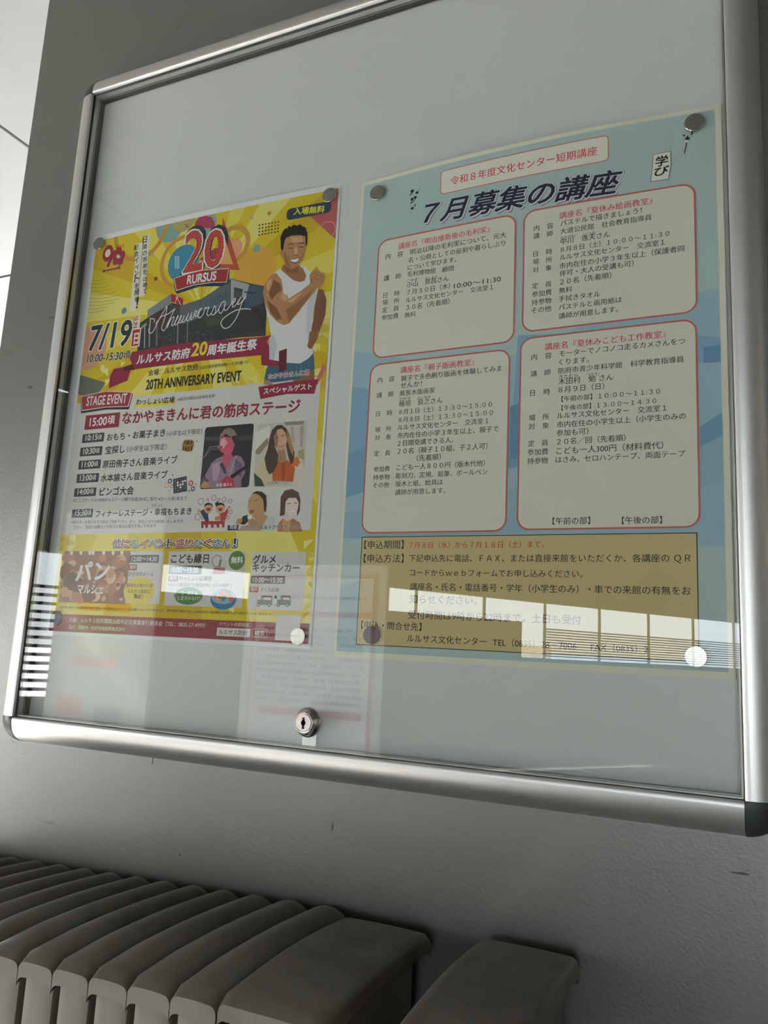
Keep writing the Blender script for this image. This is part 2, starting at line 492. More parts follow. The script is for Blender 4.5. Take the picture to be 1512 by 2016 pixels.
def stroke(pts, w, closed=False):
    """ribbon of width w along a polyline, as quads plus round joints"""
    q = []
    P = pts + [pts[0]] if closed else pts
    for (a, b), (c, d) in zip(P, P[1:]):
        dx, dy = c - a, d - b; L = math.hypot(dx, dy)
        if L < 1e-6: continue
        nx, ny = -dy / L * w / 2, dx / L * w / 2
        q.append([(a + nx, b + ny), (c + nx, d + ny), (c - nx, d - ny), (a - nx, b - ny)])
    if w > 0.55:
        for a, b in P:
            q.append([(a + w / 2 * math.cos(k * math.pi / 4), b + w / 2 * math.sin(k * math.pi / 4)) for k in range(8)])
    return q

def smooth_line(pts, n=5):
    if len(pts) < 4: return pts
    P = [pts[0]] + pts + [pts[-1]]
    out = []
    for i in range(1, len(P) - 2):
        p0, p1, p2, p3 = P[i - 1], P[i], P[i + 1], P[i + 2]
        for k in range(n):
            t = k / n
            out.append(tuple(0.5 * ((2 * p1[c]) + (-p0[c] + p2[c]) * t + (2 * p0[c] - 5 * p1[c] + 4 * p2[c] - p3[c]) * t * t + (-p0[c] + 3 * p1[c] - 3 * p2[c] + p3[c]) * t ** 3) for c in (0, 1)))
    out.append(pts[-1])
    return out

def add_poly(bm, cl, pts, col, lay):
    LIFT[0] = (LIFT[0] + 1) % 70
    try:
        f = bm.faces.new([bm.verts.new((u, v, lay + LIFT[0] * 0.013)) for u, v in pts])
        f.normal_update()
    except ValueError:
        return
    for l in f.loops: l[cl] = col

def cut(bm, key):
    u0, v0, u1, v1 = CLIP[key]
    def bis(co, no, out=False):
        geo = list(bm.verts) + list(bm.edges) + list(bm.faces)
        bmesh.ops.bisect_plane(bm, geom=geo, dist=1e-5, plane_co=co, plane_no=no, clear_outer=out)
    if not bm.verts: return
    bis((u0, 0, 0), (-1, 0, 0), True); bis((u1, 0, 0), (1, 0, 0), True)
    bis((0, v0, 0), (0, -1, 0), True); bis((0, v1, 0), (0, 1, 0), True)
    if not bm.verts: return
    lo_u = min(v.co.x for v in bm.verts); hi_u = max(v.co.x for v in bm.verts)
    lo_v = min(v.co.y for v in bm.verts); hi_v = max(v.co.y for v in bm.verts)
    for i in range(int(lo_u // GRID) + 1, int(hi_u // GRID) + 1): bis((i * GRID, 0, 0), (1, 0, 0))
    for i in range(int(lo_v // GRID) + 1, int(hi_v // GRID) + 1): bis((0, i * GRID, 0), (0, 1, 0))
    lo = int((lo_u - hi_v) // GRID) + 1; hi = int((hi_u - lo_v) // GRID) + 1
    for i in range(lo, hi): bis((i * GRID, 0, 0), (1, -1, 0))

def finish(bm, name, key, parent, label=None):
    s = SHEETS[key]
    for v in bm.verts:
        v.co = s.map(v.co.x, v.co.y, 0.10 + v.co.z * STEP)
    me = bpy.data.meshes.new(name)
    for f in bm.faces: f.normal_update()
    bad = [f for f in bm.faces if f.normal.y > 0]
    bmesh.ops.reverse_faces(bm, faces=bad)
    bm.to_mesh(me); bm.free()
    me.materials.append(M['ink'])
    root = sheet_objs[key]
    me.transform(Matrix.Translation(-root.location))
    o = bpy.data.objects.new(name, me); C.objects.link(o)
    o.parent = parent or root
    if label: o['label'] = label
    return o

def build_art(data):
    for op in data:
        if op[0] == 'T': want_text(op[3], op[10])
    read_texts()
    blocks = []
    for op in data:
        if op[0] == 'B': blocks.append((op, []))
        else: blocks[-1][1].append(op)
    for (_, key, name, label), ops in blocks:
        K = KCOL[key]
        LIFT[0] = 0
        bm = bmesh.new(); cl = bm.loops.layers.float_color.new('Col')
        tb = bmesh.new(); tcl = tb.loops.layers.float_color.new('Col')
        for op in ops:
            k = op[0]; col = lin(op[1], K); lay = op[2]
            if k == 'P':
                c = op[3]; add_poly(bm, cl, list(zip(c[::2], c[1::2])), col, lay)
            elif k == 'L':
                c = op[5]; pts = list(zip(c[::2], c[1::2]))
                if len(pts) > 8 and not op[4] and name == 'script_lettering': pts = smooth_line(pts)
                for q in stroke(pts, op[3], op[4]): add_poly(bm, cl, q, col, lay)
            elif k == 'C':
                _, _, _, a, b, r, asp = op; n = 8 if r < 1.2 else (16 if r < 5 else 40)
                add_poly(bm, cl, [(a + r * math.cos(2 * math.pi * i / n), b + r * asp * math.sin(2 * math.pi * i / n)) for i in range(n)], col, lay)
            elif k == 'O':
                _, _, _, a, b, r, w = op; n = 40 if r > 4 else 14
                ins = [(a + (r - w / 2) * math.cos(2 * math.pi * i / n), b + (r - w / 2) * math.sin(2 * math.pi * i / n)) for i in range(n)]
                ous = [(a + (r + w / 2) * math.cos(2 * math.pi * i / n), b + (r + w / 2) * math.sin(2 * math.pi * i / n)) for i in range(n)]
                for i in range(n):
                    j = (i + 1) % n; add_poly(bm, cl, [ins[i], ins[j], ous[j], ous[i]], col, lay)
            elif k == 'R':
                _, _, _, u0, v0, u1, v1, r, w = op
                if w <= 0: add_poly(bm, cl, rrect(u0, v0, u1, v1, r), col, lay)
                else:
                    A = rrect(u0, v0, u1, v1, r); Bq = rrect(u0 + w, v0 + w, u1 - w, v1 - w, max(r - w, 0))
                    if len(A) != len(Bq): Bq = rrect(u0 + w, v0 + w, u1 - w, v1 - w, 0.01)
                    for i in range(len(A)):
                        j = (i + 1) % len(A); add_poly(bm, cl, [A[i], A[j], Bq[j], Bq[i]], col, lay)
            elif k == 'T':
                _, _, _, t, u0, v0, u1, v1, h, bold, sh, ol, stripe = op
                vs, fs, a0, a1, b0, b1 = _txt[(t, sh)]
                L = math.hypot(u1 - u0, v1 - v0); sx = L / (a1 - a0)
                sy = (h / (b1 - b0)) if h else sx
                ca, sa = (u1 - u0) / L, (v1 - v0) / L
                tgt, tl = (tb, tcl)
                tmp = bmesh.new() if stripe else tgt
                lyr = tmp.loops.layers.float_color.new('Col') if stripe else tl
                # weight: the glyph outline is thickened by overlapping copies
                wt = max(bold, 0.006)
                ring_n = 4 if wt < 0.012 else (8 if wt < 0.05 else 12)
                offs = [(wt * math.cos(2 * math.pi * (i + .5) / ring_n), wt * math.sin(2 * math.pi * (i + .5) / ring_n)) for i in range(ring_n)]
                if wt < 0.012: offs = [(-wt, 0), (wt, 0)]
                if stripe: offs = [(0, 0)] + offs
                for oi, (ox, oy) in enumerate(offs):
                  nv = [tmp.verts.new((u0 + (x + ox - a0) * sx * ca + (y + oy - b0) * sy * sa, v0 + (x + ox - a0) * sx * sa - (y + oy - b0) * sy * ca, lay + oi * 0.07)) for x, y in vs]
                  for f in fs:
                    try: ff = tmp.faces.new([nv[i] for i in f])
                    except ValueError: continue
                    for l in ff.loops: l[lyr] = col
                if stripe:
                    no = Vector((0.62, 0.78, 0)).normalized(); pos = 0.0
                    d = [v.co.dot(no) for v in tmp.verts]; lo, hi = min(d), max(d)
                    q = lo
                    while q < hi:
                        for e in (q, q + 1.1):
                            bmesh.ops.bisect_plane(tmp, geom=list(tmp.verts) + list(tmp.edges) + list(tmp.faces), dist=1e-5, plane_co=no * e, plane_no=no)
                        q += 4.0
                    light = lin('cc6a5c', K)
                    for f in tmp.faces:
                        if (f.calc_center_median().dot(no) - lo) % 4.0 < 1.1:
                            for l in f.loops: l[lyr] = light
                    m2 = bpy.data.meshes.new('tmp'); tmp.to_mesh(m2); tmp.free(); tb.from_mesh(m2); bpy.data.meshes.remove(m2)
        bmesh.ops.triangulate(bm, faces=list(bm.faces), ngon_method='EAR_CLIP')
        cut(bm, key)
        if len(bm.faces):
            o = finish(bm, name, key, None, label)
            if len(tb.faces): finish(tb, 'lettering', key, o)
            else: tb.free()
        else:
            bm.free(); finish(tb, name, key, None, label)

# layout of everything printed on the two posters, in millimetres on the sheet
# B block | P polygon | L line | C disc | O ring | R rounded rectangle | T text (u0,v0,u1,v1,height,weight,slant)
ART = [
('B','R','backdrop_print',None),
('R','a0b4b4',1,3.0,5.0,413.6,587.6,0,0),
('P','8fabb8',2,[-2.6,224.6,46.2,236.9,137.2,265.7,202.2,254.8,279.8,229.1,425.1,204.1,419.0,469.5,-7.5,457.4]),
('P','7a9cb4',3,[0.4,270.5,75.2,290.2,203.4,313.5,207.5,231.8,357.1,244.4,423.8,262.3,423.3,281.9,400.0,283.1,214.3,291.2,204.6,370.8,80.5,399.7,1.1,384.2]),
('P','6286a4',4,[398.0,267.3,423.7,266.5,423.2,285.6,397.6,284.4]),
('P','6f94ae',4,[-7.5,358.9,38.8,343.0,140.7,367.2,203.8,330.8,215.3,343.1,210.5,382.4,41.9,398.2,-5.2,411.7]),
('P','5f86a3',5,[200.6,313.2,217.5,308.9,218.6,371.6,201.9,373.5]),
('P','87a4b2',3,[-9.6,426.9,56.3,422.7,211.0,404.8,421.5,362.3,420.5,402.8,393.1,411.7,212.0,454.4,-7.5,457.4]),
('P','6d90aa',4,[393.2,350.1,422.2,331.5,421.6,357.2,392.9,370.8]),
('P','94acb0',3,[-6.7,517.2,32.0,504.9,37.3,590.7,-10.9,598.8]),
('B','R','heading_box',None),
('R','d2cfc2',6,109.3,12.9,305.8,43.2,5,0.0),
('R','c0584e',7,109.3,12.9,305.8,43.2,5,0.9),
('T','c8324a',8,'令和８年度文化センター短期講座',122.4,34.1,293.5,34.1,0.0,0,0,None,0),
('B','R','heading_lettering',None),
('T','8a4a66',6,'７月募集の講座',91.6,79.4,321.0,85.6,30.5,0.03,0.28,None,0),
('T','b9c8cc',7,'７月募集の講座',90.6,78.3,320.2,84.6,29.3,0.035,0.28,None,0),
('T','1e2236',8,'７月募集の講座',89.3,76.7,319.2,83.3,27.8,0.02,0.28,None,0),
('B','R','calligraphy_card',None),
('P','d8d5c6',6,[351.7,45.5,369.6,44.9,369.7,60.7,367.0,76.6,349.1,76.3,351.5,55.0]),
('L','222222',7,0.5,1,[351.7,45.5,369.6,44.9,369.7,60.7,367.0,76.6,349.1,76.3,351.5,55.0]),
('T','101010',8,'学',354.2,60.4,366.6,60.4,11.9,0.02,0.1,None,0),
('T','101010',8,'び',353.4,71.1,367.7,71.1,10.2,0.02,0.1,None,0),
('P','141414',7,[383.5,34.3,386.6,30.3,388.6,33.6,387.7,36.2,384.1,35.5]),
('P','e0ddd0',7,[383.7,34.7,387.9,35.5,387.1,38.2,384.7,38.1]),
('L','3a2530',7,1.0,0,[385.6,38.2,384.6,43.3,383.0,50.0]),
('P','141414',7,[381.4,28.2,383.6,28.7,384.6,30.8,382.4,30.1]),
('P','141414',7,[389.3,30.9,390.5,27.3,392.3,28.7,391.1,29.5]),
('B','R','music_notes',None),
('C','141414',7,71.8,29.3,2.4,0.8),
('C','141414',7,78.4,32.9,2.1,0.8),
('L','141414',7,0.5,0,[79.8,33.2,82.0,28.1]),
('C','141414',7,72.1,40.0,2.2,0.8),
('C','141414',7,76.3,38.6,2.1,0.8),
('C','141414',7,72.6,52.2,2.1,0.8),
('L','141414',7,0.5,0,[74.0,52.5,76.5,47.0]),
('L','141414',7,0.9,0,[72.6,30.3,68.4,34.3,72.7,32.5]),
('L','141414',7,0.9,0,[72.7,41.4,70.2,45.3,74.2,43.4,77.0,39.3]),
('P','141414',7,[76.5,47.0,77.5,49.4,76.6,51.0,76.0,48.5]),
('B','R','course_panel','top left course panel'),
('R','c9c6b8',6,27.9,85.7,203.6,239.6,14,0.0),
('R','b4625a',7,27.9,85.7,203.6,239.6,14,1.9),
('T','c0384c',8,'講座名『明治維新後の毛利家』',56.1,102.7,172.0,102.7,0.0,0.008,0,None,0),
('T','282828',8,'内\u3000容',39.2,112.9,62.6,112.9,0.0,0,0,None,0),
('T','282828',8,'講\u3000師',38.2,140.9,61.1,140.9,0.0,0,0,None,0),
('T','282828',8,'日\u3000時',38.7,163.0,60.4,163.0,0.0,0,0,None,0),
('T','282828',8,'場\u3000所',38.2,172.2,60.4,172.2,0.0,0,0,None,0),
('T','282828',8,'定\u3000員',38.1,182.0,60.2,182.0,0.0,0,0,None,0),
('T','282828',8,'参加費',37.9,191.7,60.1,191.7,0.0,0,0,None,0),
('T','282828',8,'明治以降の毛利家について、元大',72.3,112.9,191.9,112.9,0.0,0,0,None,0),
('T','282828',8,'名・公爵としての役割や暮らしぶり',70.2,122.8,190.8,122.8,0.0,0,0,None,0),
('T','282828',8,'について学びます。',69.7,132.3,132.2,132.3,0.0,0,0,None,0),
('T','282828',8,'毛利博物館\u3000顧問',69.3,140.5,128.8,142.9,0.0,0,0,None,0),
('T','282828',8,'小山\u3000良昌さん',69.5,154.5,123.3,154.5,0.0,0,0,None,0),
('T','282828',8,'７月３０日（木）',70.2,164.3,125.2,164.3,0.0,0,0,None,0),
('T','282828',8,'10:00～11:30',130.1,165.1,186.5,165.1,6.0,0,0,None,0),
('T','282828',8,'ルルサス文化センター\u3000交流室１',69.0,173.6,177.7,173.6,0.0,0,0,None,0),
('T','282828',8,'３０名（先着順）',69.9,183.5,125.2,183.5,0.0,0,0,None,0),
('T','282828',8,'無料',68.6,192.6,82.7,192.6,0.0,0,0,None,0),
('T','282828',8,'こやま',69.9,147.8,83.2,147.8,0.0,0,0,None,0),
('T','282828',8,'よしまさ',93.0,148.3,108.7,148.3,0.0,0,0,None,0),
('B','R','course_panel','bottom left course panel'),
('R','c9c6b8',6,26.0,246.2,199.4,452.5,14,0.0),
('R','b4625a',7,26.0,246.2,199.4,452.5,14,1.9),
('T','c0384c',8,'講座名『親子版画教室』',66.4,261.7,157.2,261.7,0.0,0.008,0,None,0),
('T','282828',8,'内\u3000容',37.0,270.7,58.9,270.7,0.0,0,0,None,0),
('T','282828',8,'講\u3000師',36.7,289.4,58.8,289.4,0.0,0,0,None,0),
('T','282828',8,'日\u3000時',37.3,312.3,58.3,312.3,0.0,0,0,None,0),
('T','282828',8,'場\u3000所',37.3,331.6,58.0,331.6,0.0,0,0,None,0),
('T','282828',8,'対\u3000象',37.4,341.4,58.2,341.4,0.0,0,0,None,0),
('T','282828',8,'定\u3000員',37.4,360.6,58.2,360.6,0.0,0,0,None,0),
('T','282828',8,'参加費',38.1,379.6,58.6,379.6,0.0,0,0,None,0),
('T','282828',8,'持参物',38.1,389.5,59.1,389.5,0.0,0,0,None,0),
('T','282828',8,'その他',38.3,398.7,58.9,398.7,0.0,0,0,None,0),
('T','282828',8,'親子で多色刷り版画を体験してみま',67.6,271.8,189.6,271.8,0.0,0,0,None,0),
('T','282828',8,'せんか！',67.4,280.0,94.5,280.0,0.0,0,0,None,0),
('T','282828',8,'風景木版画家',66.5,289.7,111.0,289.7,0.0,0,0,None,0),
('T','282828',8,'檜垣\u3000良之さん',66.5,302.7,120.7,302.7,0.0,0,0,None,0),
('T','282828',8,'８月１日（土）１３:３０～１５:００',67.0,312.3,179.5,312.3,0.0,0,0,None,0),
('T','282828',8,'８月８日（土）１３:３０～１５:００',67.0,322.0,180.9,322.0,0.0,0,0,None,0),
('T','282828',8,'ルルサス文化センター\u3000交流室１',66.3,331.2,176.2,331.2,0.0,0,0,None,0),
('T','282828',8,'市内在住の小学３年生以上、親子で',66.2,341.2,188.0,341.2,0.0,0,0,None,0),
('T','282828',8,'２日間受講できる人。',66.9,350.3,135.6,350.3,0.0,0,0,None,0),
('T','282828',8,'２０名（親子１０組、子２人可）',67.2,360.1,175.7,360.1,0.0,0,0,None,0),
('T','282828',8,'（先着順）',92.0,369.6,121.4,369.6,0.0,0,0,None,0),
('T','282828',8,'こども一人８００円（版木代他）',67.5,379.2,173.3,379.2,0.0,0,0,None,0),
('T','282828',8,'彫刻刀、定規、鉛筆、ボールペン',66.7,389.0,176.5,389.0,0.0,0,0,None,0),
('T','282828',8,'版木と紙、絵具は',67.0,398.4,124.8,398.4,0.0,0,0,None,0),
('T','282828',8,'講師が用意します。',67.0,408.2,128.3,408.2,0.0,0,0,None,0),
('T','282828',8,'ひがき',66.8,295.5,80.7,295.5,0.0,0,0,None,0),
('T','282828',8,'よしゆき',89.5,295.9,105.8,295.9,0.0,0,0,None,0),
('B','R','course_panel','top right course panel'),
('R','c9c6b8',6,211.5,85.1,393.4,229.9,14,0.0),
('R','b4625a',7,211.5,85.1,393.4,229.9,14,1.9),
('T','c0384c',8,'講座名『夏休み絵画教室』',252.4,102.1,350.5,102.1,0.0,0.008,0,None,0),
('T','282828',8,'内\u3000容',223.9,111.7,245.6,111.7,0.0,0,0,None,0),
('T','282828',8,'講\u3000師',223.6,120.7,245.2,120.7,0.0,0,0,None,0),
('T','282828',8,'日\u3000時',223.5,142.0,244.7,142.0,0.0,0,0,None,0),
('T','282828',8,'場\u3000所',223.2,151.2,244.4,151.2,0.0,0,0,None,0),
('T','282828',8,'対\u3000象',223.0,160.9,244.2,160.9,0.0,0,0,None,0),
('T','282828',8,'定\u3000員',222.6,179.9,244.1,179.9,0.0,0,0,None,0),
('T','282828',8,'参加費',222.6,189.7,244.4,189.7,0.0,0,0,None,0),
('T','282828',8,'持参物',222.4,199.4,244.3,199.4,0.0,0,0,None,0),
('T','282828',8,'その他',222.3,208.7,244.4,208.7,0.0,0,0,None,0),
('T','282828',8,'パステルで描きましょう！',253.7,110.8,339.7,110.8,0.0,0,0,None,0),
('T','282828',8,'大道公民館\u3000社会教育指導員',253.5,120.4,349.7,120.4,0.0,0,0,None,0),
('T','282828',8,'中川\u3000逸夫さん',254.0,132.6,306.9,132.6,0.0,0,0,None,0),
('T','282828',8,'８月８日（土）１０:００～１１:３０',254.0,141.9,367.2,141.9,0.0,0,0,None,0),
('T','282828',8,'ルルサス文化センター\u3000交流室１',253.0,151.0,362.4,151.0,0.0,0,0,None,0),
('T','282828',8,'市内在住の小学３年生以上（保護者同',252.8,161.2,381.5,161.2,0.0,0,0,None,0),
('T','282828',8,'伴可・大人の受講も可）',252.9,170.1,331.1,170.1,0.0,0,0,None,0),
('T','282828',8,'２０名（先着順）',253.5,180.0,308.1,180.0,0.0,0,0,None,0),
('T','282828',8,'無料',252.6,189.6,266.8,189.6,0.0,0,0,None,0),
('T','282828',8,'手拭きタオル',252.4,199.3,296.5,199.3,0.0,0,0,None,0),
('T','282828',8,'パステルと画用紙は',252.5,209.0,318.9,209.0,0.0,0,0,None,0),
('T','282828',8,'講師が用意します。',252.6,219.2,315.1,219.2,0.0,0,0,None,0),
('T','282828',8,'なかがわ',253.8,126.4,269.8,126.4,0.0,0,0,None,0),
('T','282828',8,'いつお',278.6,126.8,291.9,126.8,0.0,0,0,None,0),
('B','R','course_panel','bottom right course panel with two bracketed captions'),
('R','c9c6b8',6,210.1,235.9,392.4,451.5,14,0.0),
('R','b4625a',7,210.1,235.9,392.4,451.5,14,1.9),
('T','c0384c',8,'講座名『夏休みこども工作教室』',237.9,253.2,362.2,253.2,0.0,0.008,0,None,0),
('T','282828',8,'内\u3000容',223.1,263.1,245.2,263.1,0.0,0,0,None,0),
('T','282828',8,'講\u3000師',222.7,281.9,244.4,281.9,0.0,0,0,None,0),
('T','282828',8,'日\u3000時',222.4,303.8,244.1,303.8,0.0,0,0,None,0),
('T','282828',8,'場\u3000所',221.5,331.7,243.4,331.7,0.0,0,0,None,0),
('T','282828',8,'対\u3000象',221.3,341.4,243.3,341.4,0.0,0,0,None,0),
('T','282828',8,'定\u3000員',221.0,360.3,242.7,360.3,0.0,0,0,None,0),
('T','282828',8,'参加費',220.7,370.1,242.9,370.1,0.0,0,0,None,0),
('T','282828',8,'持参物',220.6,379.9,242.7,379.9,0.0,0,0,None,0),
('T','282828',8,'モーターでノコノコ走るカメさんをつ',253.7,262.3,380.7,262.3,0.0,0,0,None,0),
('T','282828',8,'くります。',253.4,271.8,285.3,271.8,0.0,0,0,None,0),
('T','282828',8,'防府市青少年科学館\u3000科学教育指導員',252.8,281.6,379.4,281.6,0.0,0,0,None,0),
('T','282828',8,'木田村\u3000勉 さん',253.0,293.9,310.0,293.9,0.0,0,0,None,0),
('T','282828',8,'８月９日（日）',253.1,303.1,300.9,303.1,0.0,0,0,None,0),
('T','282828',8,'【午前の部】１０:００～１１:３０',256.5,313.2,356.2,313.2,0.0,0,0,None,0),
('T','282828',8,'【午後の部】１３:００～１４:３０',256.6,323.0,352.5,323.0,0.0,0,0,None,0),
('T','282828',8,'ルルサス文化センター\u3000交流室１',251.8,331.7,362.3,331.7,0.0,0,0,None,0),
('T','282828',8,'市内在住の小学生以上（小学生のみの',251.9,341.6,380.3,341.6,0.0,0,0,None,0),
('T','282828',8,'参加も可）',251.6,351.0,284.7,351.0,0.0,0,0,None,0),
('T','282828',8,'２０名／回（先着順）',252.1,360.4,322.3,360.4,0.0,0,0,None,0),
('T','282828',8,'こども一人300円（材料費代）',251.6,370.8,358.7,370.8,0.0,0,0,None,0),
('T','282828',8,'はさみ、セロハンテープ、両面テープ',251.0,380.0,379.2,380.0,0.0,0,0,None,0),
('T','282828',8,'【午前の部】',248.6,445.9,287.1,445.9,0.0,0,0,None,0),
('T','282828',8,'【午後の部】',318.5,446.7,356.8,446.7,0.0,0,0,None,0),
('T','282828',8,'きたむら',253.6,287.4,274.0,287.4,0.0,0,0,None,0),
('T','282828',8,'つとむ',282.9,287.3,295.4,287.3,0.0,0,0,None,0),
('B','R','application_panel','tan application panel with black border'),
('R','b9a878',6,27.5,456.0,389.0,579.5,0,0),
('R','2c2c2c',7,27.5,456.0,389.0,579.5,0,0.9),
('T','282828',8,'【申込期間】',31.3,470.3,80.6,470.3,0.0,0.004,0,None,0),
('T','b8403c',8,'７月８日（水）から７月１８日（土）まで。',87.3,470.1,239.9,470.1,0.0,0.004,0,None,0),
('T','282828',8,'【申込方法】',31.6,486.1,81.4,486.1,0.0,0.004,0,None,0),
('T','282828',8,'下記申込先に電話、ＦＡＸ、または直接来館をいただくか、各講座の ＱＲ',88.1,486.0,382.6,486.0,0.0,0.004,0,None,0),
('T','282828',8,'コードからｗｅｂフォームでお申し込みください。',90.1,501.0,279.8,501.0,0.0,0.004,0,None,0),
('T','282828',8,'講座名・氏名・電話番号・学年（小学生のみ）・車での来館の有無をお',90.9,517.0,382.2,517.0,0.0,0.004,0,None,0),
('T','282828',8,'知らせください。',90.9,531.3,168.8,531.3,0.0,0.004,0,None,0),
('T','282828',8,'受付時間は9時から22時まで。土日も受付',90.2,548.3,278.8,548.3,0.0,0.004,0,None,0),
('T','282828',8,'【申込・問合せ先】',32.9,561.2,106.3,561.2,0.0,0.004,0,None,0),
('T','282828',8,'ルルサス文化センター',89.9,573.7,180.5,573.7,0.0,0.004,0,None,0),
('T','282828',8,'TEL（0835）28－7006',187.4,574.0,274.3,574.0,0.0,0.004,0,None,0),
('T','282828',8,'FAX（0835）2',288.5,574.2,342.7,574.2,0.0,0.004,0,None,0),
('B','L','backdrop_print',None),
('R','cdb828',1,5.1,8.0,416.4,589.0,0,0),
('P','d6c858',2,[214.2,143.8,711.7,93.9,697.7,16.7]),
('P','c2a41e',2,[214.2,143.8,664.6,-73.2,616.4,-153.2]),
('P','d9cf72',2,[214.2,143.8,563.2,-214.2,477.9,-281.0]),
('P','d6c858',2,[214.2,143.8,419.7,-312.0,345.9,-338.5]),
('P','c2a41e',2,[214.2,143.8,251.4,-354.8,158.0,-353.0]),
('P','d9cf72',2,[214.2,143.8,78.6,-337.4,-21.9,-296.9]),
('P','d6c858',2,[214.2,143.8,-77.8,-262.1,-137.7,-211.4]),
('P','c2a41e',2,[214.2,143.8,-199.0,-137.7,-244.2,-55.9]),
('P','d9cf72',2,[214.2,143.8,-270.4,20.6,-285.6,127.8]),
('P','d6c858',2,[214.2,143.8,-283.3,193.8,-269.4,271.0]),
('P','c2a41e',2,[214.2,143.8,-236.3,360.9,-188.0,440.9]),
('P','d9cf72',2,[214.2,143.8,-134.9,501.9,-49.6,568.6]),
('P','d6c858',2,[214.2,143.8,8.6,599.6,82.5,626.2]),
('P','c2a41e',2,[214.2,143.8,176.9,642.4,270.3,640.7]),
('P','d9cf72',2,[214.2,143.8,349.7,625.1,450.2,584.6]),
('P','d6c858',2,[214.2,143.8,506.1,549.7,566.0,499.1]),
('P','c2a41e',2,[214.2,143.8,627.4,425.4,672.5,343.6]),
('P','d9cf72',2,[214.2,143.8,698.7,267.1,713.9,159.8]),
('C','7aa09a',3,147.4,11.6,24.8,1.0),
('C','a8a060',4,171.7,2.9,21.9,1.0),
('C','86a59a',3,210.6,21.5,18.7,1.0),
('P','a83a58',5,[191.6,22.3,192.8,13.7,199.4,8.9,209.5,8.1,219.9,12.2,225.5,19.9,227.1,26.7,227.0,30.5]),
('O','c08a38',4,92.8,3.0,48.9,7),
('O','c09038',4,175.6,70.2,37.1,6.5),
('O','c09438',4,259.4,59.5,24.5,7.5),
('O','b88a38',5,264.5,42.2,11.7,1.0),
('C','3a86a4',4,177.1,72.7,27.1,1.0),
('C','d89a78',4,259.9,66.1,15.3,1.0),
('C','d0a040',3,299.5,102.3,32.6,1.0),
('P','b4503c',6,[240.0,16.6,274.1,99.1,234.3,91.9]),
('P','d0a060',7,[242.7,41.5,262.5,89.0,239.2,84.6]),
('P','a03c4c',6,[203.9,72.8,230.2,59.9,250.6,63.4,237.9,77.4,220.5,75.6]),
('L','d8dcdc',6,0.7,0,[161.4,60.0,163.2,61.9,161.7,63.2,163.5,65.1,162.1,66.4,163.8,68.2,162.4,69.5,164.2,71.4,162.7,72.7,164.5,74.5,163.1,75.9,164.8,77.7,163.4,79.0]),
('L','d8dcdc',6,0.7,0,[164.3,60.6,166.1,62.4,164.7,63.7,166.4,65.6,165.0,66.9,166.7,68.7,165.3,70.0,167.1,71.9,165.6,73.2,167.4,75.0,166.0,76.3,167.7,78.2,166.3,79.5]),
('L','d8dcdc',6,0.7,0,[167.3,61.1,169.0,62.9,167.6,64.2,169.3,66.1,167.9,67.4,169.7,69.2,168.2,70.5,170.0,72.4,168.6,73.7,170.3,75.5,168.9,76.8,170.6,78.7,169.2,80.0]),
('C','b98a2c',6,314.6,24.4,3.1,1.0),
('C','7f9fa4',6,298.8,72.0,5.3,1.0),
('C','a8402c',6,130.1,88.8,3.3,1.0),
('C','4a88a0',6,76.3,129.2,4.9,1.0),
('C','b9a090',6,119.6,49.9,3.0,1.0),
('C','c09030',6,391.6,116.0,2.9,1.0),
('L','8a3c50',6,1.1,0,[175.0,14.3,181.8,20.9]),
('L','8a3c50',6,1.1,0,[175.5,19.7,181.3,15.5]),
('L','b488a0',6,1.1,0,[283.1,21.7,289.8,28.6]),
('L','b488a0',6,1.1,0,[283.5,27.4,289.4,22.9]),
('C','2a2a22',6,300.4,39.0,1.3,1.0),
('C','2a2a22',6,300.6,43.7,1.3,1.0),
('C','2a2a22',6,300.8,48.4,1.3,1.0),
('C','2a2a22',6,300.9,53.1,1.3,1.0),
('C','2a2a22',6,305.4,39.0,1.3,1.0),
('C','2a2a22',6,305.5,43.7,1.3,1.0),
('C','2a2a22',6,305.7,48.4,1.3,1.0),
('C','2a2a22',6,305.9,53.1,1.3,1.0),
('C','2a2a22',6,310.3,39.1,1.2,1.0),
('C','2a2a22',6,310.5,43.8,1.2,1.0),
('C','2a2a22',6,310.6,48.5,1.2,1.0),
('C','2a2a22',6,310.8,53.2,1.2,1.0),
('C','2a2a22',6,315.2,39.2,1.2,1.0),
('C','2a2a22',6,315.4,43.9,1.2,1.0),
('C','2a2a22',6,315.5,48.6,1.2,1.0),
('C','2a2a22',6,315.7,53.3,1.2,1.0),
('C','2a2a22',6,320.1,39.3,1.2,1.0),
('C','2a2a22',6,320.2,44.0,1.2,1.0),
('C','2a2a22',6,320.4,48.7,1.2,1.0),
('C','2a2a22',6,320.6,53.3,1.2,1.0),
('C','2a2a22',6,325.0,39.4,1.2,1.0),
('C','2a2a22',6,325.1,44.1,1.2,1.0),
('C','2a2a22',6,325.3,48.7,1.2,1.0),
('C','2a2a22',6,325.4,53.4,1.2,1.0),
('C','2a2a22',6,329.8,39.5,1.2,1.0),
('C','2a2a22',6,329.9,44.1,1.2,1.0),
('C','2a2a22',6,330.1,48.8,1.2,1.0),
('C','2a2a22',6,330.2,53.4,1.2,1.0),
('P','b45a5c',5,[377.0,39.9,417.4,11.1,419.0,55.1,417.0,79.1]),
('O','d8a8a0',6,403.7,64.6,12.1,0.8),
('L','9a9048',5,0.7,0,[5.4,70.8,15.8,73.3,30.6,71.9]),
('L','9a9048',5,0.7,0,[4.6,76.3,18.2,79.3,37.6,78.3]),
('L','9a9048',5,0.7,0,[3.8,81.9,20.6,85.3,44.6,84.7]),
